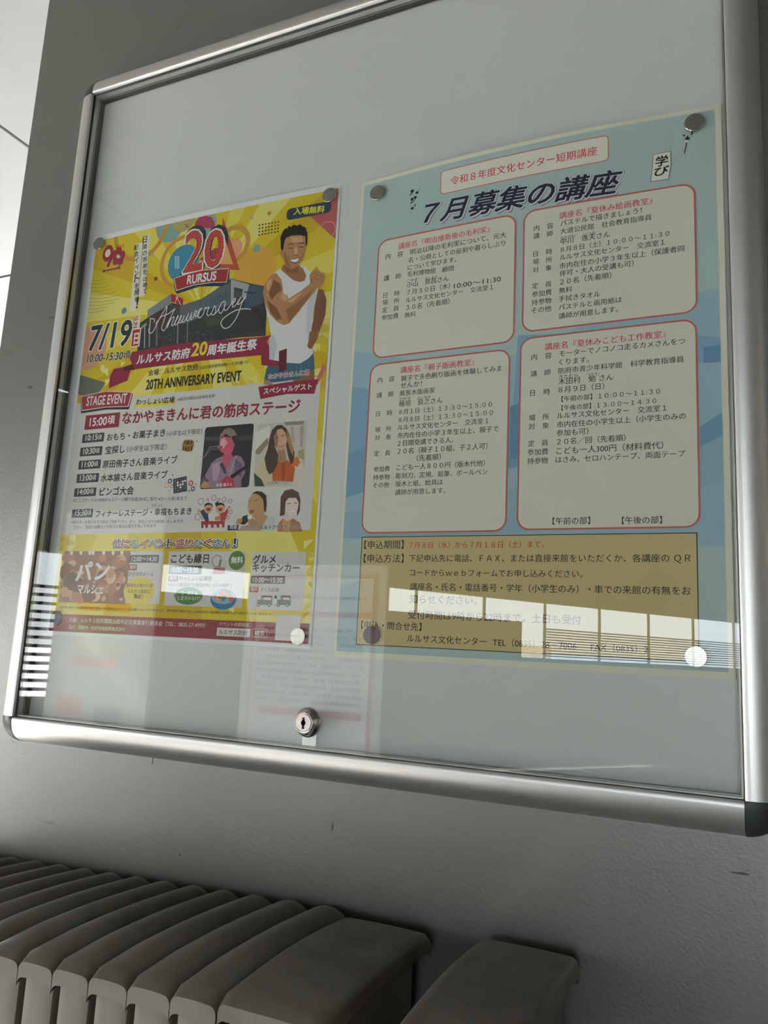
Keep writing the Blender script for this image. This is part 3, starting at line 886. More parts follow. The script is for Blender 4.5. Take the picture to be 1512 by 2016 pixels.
('L','9a9048',5,0.7,0,[3.1,87.4,23.0,91.3,51.4,91.1]),
('L','9a9048',5,0.7,0,[2.3,92.9,25.4,97.3,58.3,97.4]),
('L','9a9048',5,0.7,0,[1.6,98.5,27.7,103.2,65.0,103.6]),
('L','9a9048',5,0.7,0,[0.9,104.0,27.0,108.6,64.2,109.0]),
('L','9a9048',5,0.7,0,[0.1,109.5,23.1,113.6,55.9,113.5]),
('L','9a9048',5,0.7,0,[-0.6,115.0,19.2,118.6,47.5,118.0]),
('L','9a9048',5,0.7,0,[-1.4,120.5,15.3,123.6,39.1,122.6]),
('C','c89478',4,16.2,178.3,33.9,1.0),
('L','a9a060',5,0.7,0,[399.8,184.9,408.6,187.1,415.7,186.9]),
('L','a9a060',5,0.7,0,[400.0,187.9,408.8,190.1,415.9,189.9]),
('L','a9a060',5,0.7,0,[400.2,190.8,409.0,193.0,416.1,192.9]),
('L','a9a060',5,0.7,0,[400.5,193.8,409.2,196.0,416.4,195.9]),
('L','a9a060',5,0.7,0,[400.7,196.8,409.4,199.0,416.6,198.8]),
('L','a9a060',5,0.7,0,[400.9,199.8,409.7,202.0,416.8,201.8]),
('L','a9a060',5,0.7,0,[401.1,202.8,409.9,204.9,417.0,204.7]),
('L','a9a060',5,0.7,0,[401.3,205.8,410.1,207.9,417.2,207.7]),
('L','a9a060',5,0.7,0,[401.5,208.7,410.3,210.9,417.4,210.6]),
('L','a9a060',5,0.7,0,[401.8,211.7,410.5,213.8,417.6,213.6]),
('L','a9a060',5,0.7,0,[402.0,214.7,410.7,216.8,417.8,216.5]),
('L','a9a060',5,0.7,0,[402.2,217.6,410.9,219.7,418.0,219.5]),
('P','c07060',5,[411.3,244.2,415.8,251.9,405.5,271.8,400.5,271.4]),
('P','dccf74',3,[150.5,217.7,166.6,216.7,151.8,228.6]),
('P','dccf74',3,[167.8,214.5,182.1,213.6,169.0,224.2]),
('P','d2bf40',3,[196.6,218.3,205.7,217.7,197.3,224.6]),
('P','dccf74',3,[350.0,237.7,359.4,237.0,360.1,245.6]),
('P','c9b02c',3,[26.2,208.1,42.7,207.3,44.7,220.6]),
('P','c9b02c',3,[193.4,243.4,208.0,242.4,194.6,253.4]),
('P','dccf74',3,[259.6,255.1,271.3,254.2,260.5,263.4]),
('P','e0d68c',3,[273.5,249.0,286.7,248.0,287.9,259.7]),
('P','c9b02c',3,[260.2,245.4,271.1,244.6,261.0,253.1]),
('P','e0d68c',3,[42.2,214.4,57.8,213.6,59.6,226.1]),
('P','d2bf40',3,[140.7,262.2,150.5,261.5,141.5,268.8]),
('P','dccf74',3,[324.4,236.4,336.7,235.5,325.2,245.4]),
('P','e0d68c',3,[329.1,258.4,345.2,257.1,346.4,271.7]),
('P','d2bf40',3,[303.2,257.0,316.6,255.9,304.1,266.7]),
('P','dccf74',3,[358.2,279.9,370.0,278.9,358.9,288.5]),
('P','d2bf40',3,[315.4,243.6,328.7,242.6,329.7,254.5]),
('P','d2bf40',3,[312.7,272.9,323.6,272.0,324.4,281.7]),
('P','e0d68c',3,[80.8,208.1,90.5,207.6,81.7,214.5]),
('P','d2bf40',3,[318.5,248.4,335.2,247.1,319.6,260.5]),
('P','c9b02c',3,[82.3,224.4,94.7,223.7,96.0,233.8]),
('P','e0d68c',3,[364.1,247.0,375.3,246.1,376.1,256.4]),
('P','c9b02c',3,[396.9,244.0,405.5,243.4,397.4,250.5]),
('P','e0d68c',3,[13.7,242.1,25.4,241.3,14.9,249.6]),
('P','e0d68c',3,[73.9,231.1,90.4,230.1,75.4,241.9]),
('P','dccf74',3,[301.0,252.7,314.9,251.7,316.0,264.0]),
('P','d2bf40',3,[378.8,273.6,394.2,272.2,395.3,286.4]),
('P','dccf74',3,[182.2,218.5,197.8,217.6,183.5,229.2]),
('P','e0d68c',3,[34.6,208.3,45.9,207.7,35.7,215.7]),
('P','e0d68c',3,[54.1,230.9,70.0,229.9,55.6,241.2]),
('P','e0d68c',3,[36.0,208.4,50.1,207.7,51.7,219.1]),
('P','d2bf40',3,[383.8,218.2,395.5,217.4,396.3,228.3]),
('P','e0d68c',3,[379.3,167.3,389.7,166.7,390.5,176.6]),
('P','e0d68c',3,[376.7,176.8,393.1,175.9,377.6,189.2]),
('P','dccf74',3,[414.9,277.1,424.5,276.2,425.1,285.1]),
('P','e0d68c',3,[398.1,274.8,407.1,273.9,398.6,281.4]),
('P','c9b02c',3,[413.8,261.3,422.4,260.5,423.0,268.6]),
('P','dccf74',3,[398.4,188.1,408.8,187.5,399.0,196.0]),
('P','e0d68c',3,[387.1,218.3,399.9,217.4,400.8,229.4]),
('P','dccf74',3,[396.1,251.3,412.3,249.9,397.0,263.4]),
('P','dccf74',3,[393.2,218.7,404.8,217.9,405.6,228.8]),
('P','dccf74',3,[404.8,204.0,419.7,203.0,420.7,217.1]),
('P','e0d68c',3,[401.8,255.2,410.3,254.5,402.2,261.6]),
('P','dccf74',3,[400.4,282.9,411.1,281.9,401.0,290.8]),
('P','c9b02c',3,[381.8,173.0,397.7,172.1,398.8,187.1]),
('P','dccf74',3,[400.9,204.3,409.1,203.8,401.4,210.5]),
('P','c9b02c',3,[401.6,278.3,416.7,276.9,402.5,289.5]),
('P','c9b02c',3,[111.1,487.3,125.7,485.0,112.4,496.6]),
('P','c9b02c',3,[214.6,540.2,227.7,537.8,215.6,548.8]),
('P','c9b02c',3,[13.4,520.3,31.9,517.3,15.2,531.6]),
('P','d2bf40',3,[-2.0,487.2,13.6,484.8,-0.4,496.7]),
('P','dccf74',3,[25.6,539.2,40.6,536.6,27.1,548.3]),
('P','d2bf40',3,[226.8,473.7,237.4,472.0,227.6,480.7]),
('P','c9b02c',3,[422.6,546.5,437.0,543.6,437.9,556.3]),
('P','c9b02c',3,[4.7,527.8,18.9,525.4,20.7,536.2]),
('P','e0d68c',3,[76.0,523.6,88.8,521.5,77.2,531.6]),
('P','c9b02c',3,[408.5,543.1,416.5,541.6,409.0,548.7]),
('P','e0d68c',3,[419.7,474.6,429.1,472.9,420.2,481.3]),
('P','dccf74',3,[409.3,488.1,421.6,486.0,410.0,496.9]),
('P','c9b02c',3,[15.1,458.6,27.5,456.8,29.0,466.3]),
('P','c9b02c',3,[369.9,537.5,379.0,535.7,379.7,543.6]),
('P','e0d68c',3,[20.5,470.4,40.5,467.5,22.5,482.8]),
('P','d2bf40',3,[5.7,456.4,25.6,453.6,7.7,468.6]),
('P','c9b02c',3,[413.6,517.1,420.4,515.8,413.9,521.9]),
('P','c9b02c',3,[407.5,517.8,418.8,515.7,419.6,525.7]),
('P','dccf74',3,[18.7,564.9,28.0,563.3,19.7,570.5]),
('P','d2bf40',3,[209.9,540.8,222.2,538.5,223.4,548.4]),
('P','c9b02c',3,[19.7,489.2,38.9,486.2,41.3,500.9]),
('P','e0d68c',3,[15.0,457.0,33.2,454.4,35.5,468.4]),
('P','c9b02c',3,[365.5,522.6,374.9,520.8,375.6,529.0]),
('P','e0d68c',3,[-5.8,479.7,15.5,476.6,-3.6,492.7]),
('P','d2bf40',3,[-11.3,448.3,2.7,446.3,4.5,457.0]),
('P','c9b02c',3,[2.8,459.2,22.1,456.5,24.5,471.3]),
('P','c9b02c',3,[136.8,476.8,151.6,474.5,153.2,486.4]),
('P','dccf74',3,[417.9,527.1,430.1,524.8,430.9,535.6]),
('P','dccf74',3,[70.7,536.1,85.9,533.5,72.1,545.6]),
('P','dccf74',3,[-2.5,493.2,12.3,490.9,-1.0,502.1]),
('P','dccf74',3,[13.1,502.6,22.9,501.1,14.1,508.6]),
('P','c9b02c',3,[408.9,478.4,422.4,476.1,423.3,488.1]),
('P','c9b02c',3,[216.7,483.2,224.8,481.9,217.3,488.6]),
('P','dccf74',3,[288.3,485.2,301.3,483.0,302.4,494.0]),
('P','e0d68c',3,[295.6,476.1,307.7,474.1,308.7,484.4]),
('P','d2bf40',3,[417.4,474.9,432.8,472.2,418.2,485.9]),
('P','c9b02c',3,[406.4,553.9,416.3,551.9,406.9,560.9]),
('P','e0d68c',3,[401.0,468.0,415.2,465.6,401.8,478.2]),
('P','d2bf40',3,[405.0,494.4,413.0,493.0,413.5,500.1]),
('P','dccf74',3,[414.9,486.6,429.1,484.1,430.0,496.7]),
('P','e0d68c',3,[21.2,532.4,41.1,529.0,43.5,544.1]),
('P','e0d68c',3,[418.5,462.5,433.4,460.0,419.3,473.3]),
('P','e0d68c',3,[299.2,550.9,308.8,549.1,309.6,557.1]),
('P','d2bf40',3,[407.9,543.1,421.7,540.3,408.7,552.8]),
('P','e0d68c',3,[402.8,516.5,410.7,515.0,411.2,521.9]),
('P','e0d68c',3,[419.9,496.5,428.9,494.8,429.5,502.9]),
('P','c9b02c',3,[219.8,494.8,229.2,493.3,220.6,501.1]),
('P','d2bf40',3,[2.2,502.2,15.4,500.1,17.0,510.1]),
('P','e0d68c',3,[405.4,510.6,414.9,508.8,415.5,517.2]),
('P','c9b02c',3,[404.3,493.3,417.7,490.9,418.5,502.7]),
('P','c9b02c',3,[233.3,556.0,242.1,554.4,234.0,561.8]),
('P','dccf74',3,[405.6,498.2,415.0,496.5,406.2,504.9]),
('P','dccf74',3,[419.4,551.0,430.2,548.8,430.9,558.3]),
('P','dccf74',3,[424.0,551.3,432.6,549.5,424.5,557.4]),
('P','d2bf40',3,[304.7,526.6,320.1,523.8,305.7,537.1]),
('P','e0d68c',3,[13.3,515.8,22.7,514.3,14.3,521.5]),
('P','c9b02c',3,[6.1,460.3,19.0,458.5,20.5,468.3]),
('P','e0d68c',3,[-5.6,484.3,9.3,482.0,-4.1,493.3]),
('P','dccf74',3,[407.5,525.4,416.8,523.6,408.0,531.9]),
('P','e0d68c',3,[413.1,477.7,423.5,475.9,413.7,485.2]),
('P','6a7064',4,[0.9,217.1,56.5,235.7,39.1,257.2,-2.3,246.5]),
('B','L','free_entry_badge',None),
('R','223a4c',7,341.8,23.7,407.8,39.9,6,0.0),
('T','d8d03c',9,'入場無料',352.2,33.8,397.7,38.7,10.1,0.03,0,None,0),
('B','L','anniversary_emblem',None),
('C','962838',7,31.7,32.0,10.6,1.25),
('C','d8ccc0',8,31.5,31.9,5.3,1.2),
('P','962838',7,[37.4,39.9,44.1,39.4,36.1,55.2,31.7,52.6]),
('C','962838',7,53.2,33.1,6.1,1.2),
('C','962838',7,61.0,40.6,6.0,1.2),
('C','962838',7,58.8,48.8,6.0,1.2),
('C','962838',7,49.6,46.5,6.1,1.2),
('C','962838',7,46.1,36.7,6.1,1.2),
('C','962838',7,53.7,41.1,7.0,1.0),
('L','e4dcd4',8,0.8,0,[49.4,40.3,57.6,41.9]),
('L','e4dcd4',8,0.8,0,[50.2,37.9,56.8,44.2]),
('L','e4dcd4',8,0.8,0,[53.0,37.4,54.0,44.8]),
('L','e4dcd4',8,0.8,0,[56.1,39.0,50.9,43.2]),
('T','7a4a20',8,'ほうふ',46.3,27.5,63.3,27.5,0.0,0.02,0,None,0),
('T','7a4a20',8,'th',59.4,55.2,64.7,55.2,0.0,0,0,None,0),
('P','8a3030',7,[24.6,57.3,59.2,56.9,60.4,61.2,54.9,61.1,31.3,60.7,26.2,62.0]),
('T','d8c8a0',8,'ANNIVERSARY',28.7,58.9,55.7,58.9,0.0,0,0,None,0),
('B','L','vertical_slogan',None),
('R','d4d2c8',6,100.7,17.9,111.5,111.9,0.0,0.0),
('R','d4d2c8',6,86.9,26.8,98.9,132.1,0.0,0.0),
('T','26262a',8,'日',98.5,28.9,106.3,28.9,0.0,0.015,0,None,0),
('T','26262a',8,'頃',99.7,39.0,107.5,39.0,0.0,0.015,0,None,0),
('T','26262a',8,'の',101.0,49.0,108.7,49.0,0.0,0.015,0,None,0),
('T','26262a',8,'感',102.2,59.0,110.0,59.0,0.0,0.015,0,None,0),
('T','26262a',8,'謝',103.5,68.9,111.2,68.9,0.0,0.015,0,None,0),
('T','26262a',8,'を',104.8,78.9,112.5,78.9,0.0,0.015,0,None,0),
('T','26262a',8,'込',106.1,88.8,113.7,88.8,0.0,0.015,0,None,0),
('T','26262a',8,'め',107.4,98.6,115.0,98.6,0.0,0.015,0,None,0),
('T','26262a',8,'て',108.7,108.5,116.2,108.5,0.0,0.015,0,None,0),
('T','26262a',8,'記',83.0,37.1,91.3,37.1,0.0,0.015,0,None,0),
('T','26262a',8,'念',84.4,47.4,92.7,47.4,0.0,0.015,0,None,0),
('T','26262a',8,'イ',85.9,57.7,94.1,57.7,0.0,0.015,0,None,0),
('T','26262a',8,'ベ',87.3,68.0,95.5,68.0,0.0,0.015,0,None,0),
('T','26262a',8,'ン',88.7,78.2,96.9,78.2,0.0,0.015,0,None,0),
('T','26262a',8,'ト',90.2,88.4,98.3,88.4,0.0,0.015,0,None,0),
('T','26262a',8,'を',91.6,98.5,99.7,98.5,0.0,0.015,0,None,0),
('T','26262a',8,'開',93.0,108.6,101.1,108.6,0.0,0.015,0,None,0),
('T','26262a',8,'催',94.4,118.7,102.5,118.7,0.0,0.015,0,None,0),
('T','26262a',8,'！',98.5,128.7,101.3,128.7,0.0,0.015,0,None,0),
('B','L','building_picture',None),
('P','33363a',4,[120.7,146.7,163.3,129.9,183.7,136.4,212.1,132.2,246.1,117.4,260.4,109.2,293.6,121.1,320.7,129.7,322.8,198.2,281.3,195.3,118.1,195.6,109.2,194.5,108.2,152.2]),
('P','7c8286',5,[120.0,134.5,161.0,115.5,162.7,131.0,122.1,145.7]),
('P','5c646a',5,[178.1,136.8,211.3,131.5,214.4,161.7,181.0,163.1]),
('P','4a3434',5,[125.9,147.4,154.2,137.0,158.1,158.9,129.3,169.5]),
('P','8a8c8a',5,[111.8,157.6,121.5,152.8,121.9,156.5,112.4,162.5]),
('P','a8282c',6,[161.0,115.5,182.9,126.8,183.0,136.5,161.7,127.9]),
('L','e0dcd6',7,0.8,0,[171.3,123.3,169.4,131.4]),
('L','e0dcd6',7,0.8,0,[171.3,123.3,179.6,135.2]),
('O','e0dcd6',7,171.6,123.4,1.7,0.7),
('P','9ca2a4',5,[260.5,109.8,291.2,121.9,286.7,142.9,279.8,137.4,264.0,147.7]),
('P','33383a',6,[266.8,122.3,281.4,127.3,280.8,142.1,268.0,142.6]),
('L','7a8284',7,0.4,0,[268.6,127.1,269.5,140.5]),
('L','7a8284',7,0.4,0,[271.2,128.0,272.0,140.8]),
('L','7a8284',7,0.4,0,[273.9,128.9,274.5,141.2]),
('L','7a8284',7,0.4,0,[276.5,129.7,277.0,141.5]),
('L','7a8284',7,0.4,0,[279.2,130.5,279.4,141.9]),
('P','3e5060',5,[291.2,121.9,314.7,128.8,315.2,152.6,285.4,157.5,286.7,142.9]),
('L','22282c',6,1.6,0,[284.4,131.8,300.6,135.6]),
('P','54626c',5,[212.1,132.2,246.2,118.6,259.4,112.5,263.3,147.6,213.8,148.8]),
('L','2c3236',6,0.7,0,[230.9,132.6,231.9,142.1]),
('L','2c3236',6,0.7,0,[234.2,131.8,235.2,141.8]),
('L','2c3236',6,0.7,0,[237.4,131.0,238.5,141.6]),
('L','2c3236',6,0.7,0,[240.7,130.2,241.8,141.4]),
('L','2c3236',6,0.7,0,[243.9,129.4,245.0,141.1]),
('L','2c3236',6,0.7,0,[247.1,128.6,248.3,140.9]),
('L','2c3236',6,0.7,0,[250.4,127.8,251.6,140.7]),
('L','2c3236',6,0.7,0,[253.6,127.0,254.8,140.5]),
('L','2c3236',6,0.7,0,[256.8,126.2,258.1,140.2]),
('P','2e3836',5,[193.5,163.6,222.6,155.9,251.6,155.2,278.7,167.9,286.4,182.5,268.1,191.5,196.3,189.6]),
('P','3c4a3a',6,[220.3,160.2,238.5,155.7,253.6,162.3,250.8,173.4,229.6,173.0]),
('L','b0b0aa',6,1.6,0,[118.2,156.0,121.7,190.7]),
('L','a0a09a',6,1.6,0,[127.1,157.2,130.4,190.8]),
('L','8a8a84',6,1.6,0,[140.3,158.9,143.3,190.9]),
('L','8c9090',6,1.6,0,[177.2,160.3,179.9,191.4]),
('L','7a7e7e',6,1.6,0,[194.1,162.5,196.4,191.5]),
('L','686e70',6,0.5,0,[160.1,132.4,178.2,137.4]),
('L','686e70',6,0.5,0,[160.4,135.1,178.5,139.8]),
('L','686e70',6,0.5,0,[160.7,137.8,178.7,142.2]),
('L','686e70',6,0.5,0,[161.0,140.4,179.0,144.6]),
('L','686e70',6,0.5,0,[161.3,143.1,179.3,147.0]),
('L','686e70',6,0.5,0,[161.6,145.7,179.5,149.4]),
('L','4e5456',6,0.5,0,[152.2,157.0,156.6,191.8]),
('L','4e5456',6,0.5,0,[156.8,157.6,161.2,192.4]),
('L','4e5456',6,0.5,0,[161.4,158.2,165.7,192.9]),
('L','4e5456',6,0.5,0,[166.0,158.8,170.3,193.5]),
('L','4e5456',6,0.5,0,[170.6,159.4,174.8,194.0]),
('L','70746c',6,0.6,0,[166.0,177.1,167.1,179.1]),
('L','70746c',6,0.6,0,[203.1,182.9,204.0,184.3]),
('L','70746c',6,0.6,0,[143.3,178.4,144.4,180.3]),
('L','70746c',6,0.6,0,[166.4,183.6,167.5,185.7]),
('L','70746c',6,0.6,0,[225.7,183.6,226.7,186.1]),
('L','70746c',6,0.6,0,[157.2,177.3,158.4,180.3]),
('L','70746c',6,0.6,0,[195.2,183.5,196.3,186.1]),
('L','70746c',6,0.6,0,[148.5,178.0,149.6,180.4]),
('L','70746c',6,0.6,0,[171.7,170.6,172.9,173.6]),
('L','70746c',6,0.6,0,[190.1,182.6,191.3,185.5]),
('L','70746c',6,0.6,0,[214.4,188.4,215.4,190.4]),
('L','70746c',6,0.6,0,[222.2,182.8,223.3,185.8]),
('L','70746c',6,0.6,0,[229.3,178.9,230.2,180.4]),
('L','70746c',6,0.6,0,[164.6,182.9,165.7,185.0]),
('L','70746c',6,0.6,0,[204.8,178.6,205.9,180.8]),
('L','70746c',6,0.6,0,[180.8,176.3,181.9,178.7]),
('L','70746c',6,0.6,0,[201.5,186.6,202.6,189.1]),
('L','70746c',6,0.6,0,[235.2,190.1,236.3,193.1]),
('L','70746c',6,0.6,0,[209.0,177.2,210.2,180.1]),
('L','70746c',6,0.6,0,[238.7,191.1,239.7,193.4]),
('L','70746c',6,0.6,0,[213.3,178.4,214.4,181.3]),
('L','70746c',6,0.6,0,[199.5,177.7,200.5,179.1]),
('L','70746c',6,0.6,0,[228.1,191.0,229.1,192.4]),
('L','70746c',6,0.6,0,[222.1,182.3,223.1,183.8]),
('L','70746c',6,0.6,0,[172.1,181.1,173.3,184.0]),
('L','70746c',6,0.6,0,[146.1,175.6,147.2,177.0]),
('B','L','script_lettering','white handwritten word across the building picture'),
('L','ecebe6',9,1.2,0,[127.4,147.6,127.8,157.3,126.5,164.3,127.6,169.2,131.6,170.4,135.6,167.3,140.8,156.6,147.9,144.4,154.1,135.7,155.5,133.6,154.9,143.0,152.1,155.7,149.6,164.9,152.6,169.5,156.2,167.0,163.0,152.5,170.0,139.2]),
('L','ecebe6',9,1.2,0,[127.5,148.2,134.2,149.7,135.6,152.3,134.8,154.6]),
('L','ecebe6',9,1.2,0,[138.0,157.4,146.9,147.9,158.0,145.8,168.7,140.2]),
('L','ecebe6',9,1.2,0,[163.6,151.4,161.0,159.3,159.3,166.2,163.5,156.1,167.8,151.3,169.8,152.8,167.4,160.2,166.8,163.6,170.5,162.9,175.6,151.8,177.2,151.4,174.7,156.4,172.4,160.8,173.5,163.9,177.4,161.5,181.2,152.0,182.6,152.2,180.4,157.2,178.6,160.5,180.9,162.0,184.7,158.9,187.4,152.2,185.3,157.8,184.9,160.7,188.4,161.2,192.5,154.1,194.8,149.7,192.6,155.3,191.9,158.7,195.2,160.3,199.2,152.7,200.2,149.3,199.4,155.1,199.7,159.8,203.6,155.6,205.5,147.7,208.4,149.3,206.7,152.5,206.4,156.0,210.3,154.8,213.8,148.8,216.1,145.7,214.1,145.4,211.1,149.6,211.2,156.6,214.8,158.9,219.7,154.3,222.2,145.3,224.3,146.8,228.2,145.0,226.7,150.6,225.9,155.7,229.4,157.4,234.3,152.8,237.5,145.2,239.7,147.8,239.8,154.7,236.7,157.8,233.3,156.1]),
('L','ecebe6',9,1.2,0,[236.7,157.8,242.3,153.9,249.1,142.2,254.2,140.8,249.1,142.2,245.2,149.7,246.2,155.6,249.8,156.7,253.7,149.7,255.0,142.4,253.7,149.7,255.5,154.0,259.2,152.8,265.1,145.6,269.6,138.8,271.1,141.3,267.7,146.0,267.5,150.5,271.8,148.8,279.8,138.0,276.5,143.8,275.6,148.2,279.4,147.0,287.5,138.5,281.9,146.8,278.0,159.9,272.6,170.5,264.3,178.6,256.6,179.3,251.1,173.4,251.6,167.8,258.8,161.9,271.3,156.7,284.0,155.6,296.9,157.9]),
('B','L','emblem_numerals','striped red twenty over a red name banner'),
('T','22303e',7,'2',175.7,89.8,212.9,89.8,67.4,0.03,0.08,None,0),
('T','e6e0da',8,'2',177.4,88.1,210.7,88.1,61.4,0.03,0,None,0),
('T','a8302e',9,'2',178.8,87.0,209.4,87.0,58.8,0.02,0,None,1),
('T','22303e',7,'0',211.0,88.8,247.2,91.2,62.0,0.03,0,None,0),
('T','e6e0da',8,'0',212.6,88.3,245.1,88.3,56.0,0.03,0,None,0),
('T','a8302e',9,'0',214.0,87.3,243.7,87.3,53.4,0.02,0,None,1),
('P','22303e',8,[161.7,92.2,206.7,88.0,257.5,93.5,257.7,115.3,245.9,117.8,209.1,112.7,171.5,117.7,167.1,112.9]),
('P','e6e0da',9,[162.8,93.3,185.3,90.0,211.8,88.8,256.6,93.5,254.3,113.7,228.7,110.4,198.7,109.5,169.1,113.2]),
('P','9c2a30',10,[164.1,94.1,186.7,91.0,213.1,89.8,255.7,94.3,253.5,112.8,228.6,109.5,198.6,108.5,169.9,112.2]),
('T','e6e2dc',11,'RURSUS',187.2,106.1,235.8,107.4,12.8,0.03,0,None,0),
('B','L','date_lettering',None),
('T','d8d4c4',7,'7/19',17.3,183.0,94.5,183.0,37.8,0.055,0.08,None,0),
('T','d8d4c4',7,'10:00-15:30',14.7,200.7,83.3,203.5,11.3,0.055,0.1,None,0),
('T','d8d4c4',7,'頃',85.0,203.8,97.2,203.8,0.0,0.0385,0,None,0),
('T','243442',8,'7/19',17.3,183.0,94.5,183.0,37.8,0.02,0.08,None,0),
('T','243442',8,'10:00-15:30',14.7,200.7,83.3,203.5,11.3,0.02,0.1,None,0),
('T','243442',8,'頃',85.0,203.8,97.2,203.8,0.0,0.013999999999999999,0,None,0),
('R','d8d4c4',6,95.0,141.2,108.9,160.5,0.5,0.0),
('T','b03040',7,'SUN',95.9,142.4,97.6,158.7,7.6,0.03,0,None,0),
('R','d8d4c4',6,95.6,159.6,112.2,187.7,0.5,0.0),
('R','a82c34',7,97.1,161.4,110.5,186.0,0.5,0.0),
('T','e8e4dc',8,'日',101.2,183.5,109.6,183.5,16.5,0.03,0,None,0),
('B','L','title_ribbon',None),
('P','58182c',6,[87.2,215.3,108.1,211.8,107.7,221.8,88.0,221.1]),
('P','8c2440',5,[69.3,216.2,87.2,215.3,102.9,212.6,97.2,236.5,63.5,244.7,63.3,225.8]),
('P','8a2442',7,[99.8,194.3,196.3,192.1,316.2,198.9,331.0,198.3,325.8,206.2,331.1,216.1,318.4,224.0,219.0,221.1,107.6,221.2,96.3,203.2]),
('P','8a2442',8,[318.4,224.0,325.4,218.6,341.3,216.0,356.9,219.1,357.7,238.7,340.6,242.2,320.2,237.4]),
('P','5e1a30',9,[345.3,221.7,356.9,219.1,358.4,247.9,347.7,250.7]),
('T','e6e2e0',10,'ルルサス防府',110.4,214.7,203.2,214.7,0.0,0.03,0.08,None,0),
('T','d8c83c',10,'20',205.8,213.1,231.0,213.1,0.0,0.03,0.08,None,0),
('T','e6e2e0',10,'周年誕生祭',232.1,215.0,310.5,215.0,0.0,0.03,0.08,None,0),
('B','L','venue_lettering',None),
('T','2c2c2a',7,'会場：ルルサス防府',133.6,233.7,218.8,233.7,0.0,0.012,0,None,0),
('T','2c2c2a',7,'（山口県防府市栄町一丁目5番1号）',222.8,233.5,300.8,233.5,0.0,0.008,0,None,0),
('T','2a2e32',7,'20TH ANNIVERSARY EVENT',132.0,253.2,289.8,255.7,13.7,0.03,0,None,0),
('B','L','printed_figure','grinning man in white tank top flexing his arm'),
('P','8a5c3c',6,[368.8,255.1,398.9,250.2,400.5,267.4,369.7,267.1]),
('P','9c8070',6,[326.1,254.8,339.7,262.9,338.5,266.8,326.2,264.3]),
('P','3c6078',7,[331.4,237.7,358.4,236.6,377.9,240.7,395.8,228.6,399.7,250.3,392.0,254.7,379.5,261.4,365.0,262.7,341.2,263.1,326.3,256.9,328.2,244.2]),
('L','6a8ca0',8,0.6,0,[379.5,242.8,382.3,260.4]),
('L','2c4c64',8,0.6,0,[366.2,241.4,369.2,261.1]),
('P','7c5038',8,[396.1,143.5,404.2,146.1,409.8,160.5,409.6,180.8,404.3,197.5,402.5,202.7,389.3,199.7,392.8,188.0,393.2,163.6]),
('P','8a5c3c',9,[387.9,200.2,402.1,200.2,401.0,210.5,396.5,218.0,393.3,224.3,389.6,223.2,386.7,219.6,387.8,209.0]),
('L','5c3c28',10,0.4,0,[391.9,210.8,390.2,221.3]),
('L','5c3c28',10,0.4,0,[394.5,211.1,392.5,221.6]),
('L','5c3c28',10,0.4,0,[397.1,211.4,394.9,221.8]),
('P','d2d2d4',8,[329.2,111.2,340.3,106.6,367.6,107.3,376.8,110.9,386.4,121.4,396.8,143.6,394.0,161.0,392.0,177.1,390.9,197.2,395.9,230.0,389.2,236.5,377.9,241.6,358.5,238.6,331.6,231.0,330.3,215.8,331.8,198.1,324.2,170.8,317.0,150.3,323.2,123.0]),
('P','b8babf',9,[329.1,201.9,335.6,197.2,341.6,214.3,338.6,233.1,331.5,230.3]),
('P','c0c2c6',9,[382.5,148.4,395.4,144.8,393.2,163.6,389.0,195.6,387.7,217.0,382.7,189.4]),
('P','9c6c48',9,[342.3,101.9,339.0,108.5,348.8,117.7,358.5,126.2,368.6,130.5,376.0,129.8,378.0,122.9,372.4,112.3,366.0,106.8]),
('P','8a5c3c',10,[343.2,104.2,354.3,110.9,364.7,108.3,366.8,117.0,354.8,116.5,348.6,114.2]),
('P','b08058',11,[340.1,67.5,346.1,62.1,358.2,62.4,370.7,65.4,373.4,77.4,373.3,88.7,371.4,98.1,366.3,105.7,359.6,110.3,353.0,109.5,346.3,104.7,341.9,94.8,341.2,92.6,338.3,90.7,335.9,86.7,335.5,79.8,340.0,79.2]),
('P','96683f',12,[341.2,81.9,346.7,89.9,351.4,102.0,354.2,109.2,347.9,105.6,342.5,95.6]),
('P','c89c74',12,[350.9,65.1,367.6,66.8,369.6,74.6,353.0,73.2]),
('P','c89c74',12,[357.3,80.3,361.1,81.0,364.1,90.6,357.3,89.9]),
('L','30201a',13,1.1,0,[347.1,75.5,350.8,74.3,355.0,75.4]),
('L','30201a',13,1.1,0,[363.0,76.4,367.5,75.8,371.6,77.4]),
('L','241612',13,1.0,0,[348.4,81.0,352.0,80.3,355.7,81.8]),
('L','241612',13,1.0,0,[364.2,81.9,367.4,81.5,371.1,82.7]),
('L','7a5034',13,0.7,0,[355.8,90.7,359.7,92.7,364.9,91.8]),
('L','7a5034',13,0.6,0,[349.0,90.3,351.0,96.3]),
('L','7a5034',13,0.6,0,[370.8,90.3,368.3,97.0]),
('P','5c2c24',13,[350.5,96.2,357.7,96.2,366.7,96.0,364.9,102.0,359.8,103.6,354.3,101.0]),
('P','f0ece6',14,[351.8,97.0,358.6,97.2,365.6,96.8,364.1,101.2,359.4,102.1,354.7,100.0]),
('P','161412',12,[336.6,78.3,334.8,62.3,338.6,53.7,342.2,50.7,343.8,52.4,346.6,48.3,349.8,50.6,354.1,47.8,358.9,50.5,363.3,49.0,368.1,53.1,371.9,55.2,375.1,63.6,376.1,77.9,374.7,83.3,372.4,67.3,364.4,64.3,350.7,62.9,343.3,65.2,341.4,70.6,340.6,79.0,339.3,83.0]),
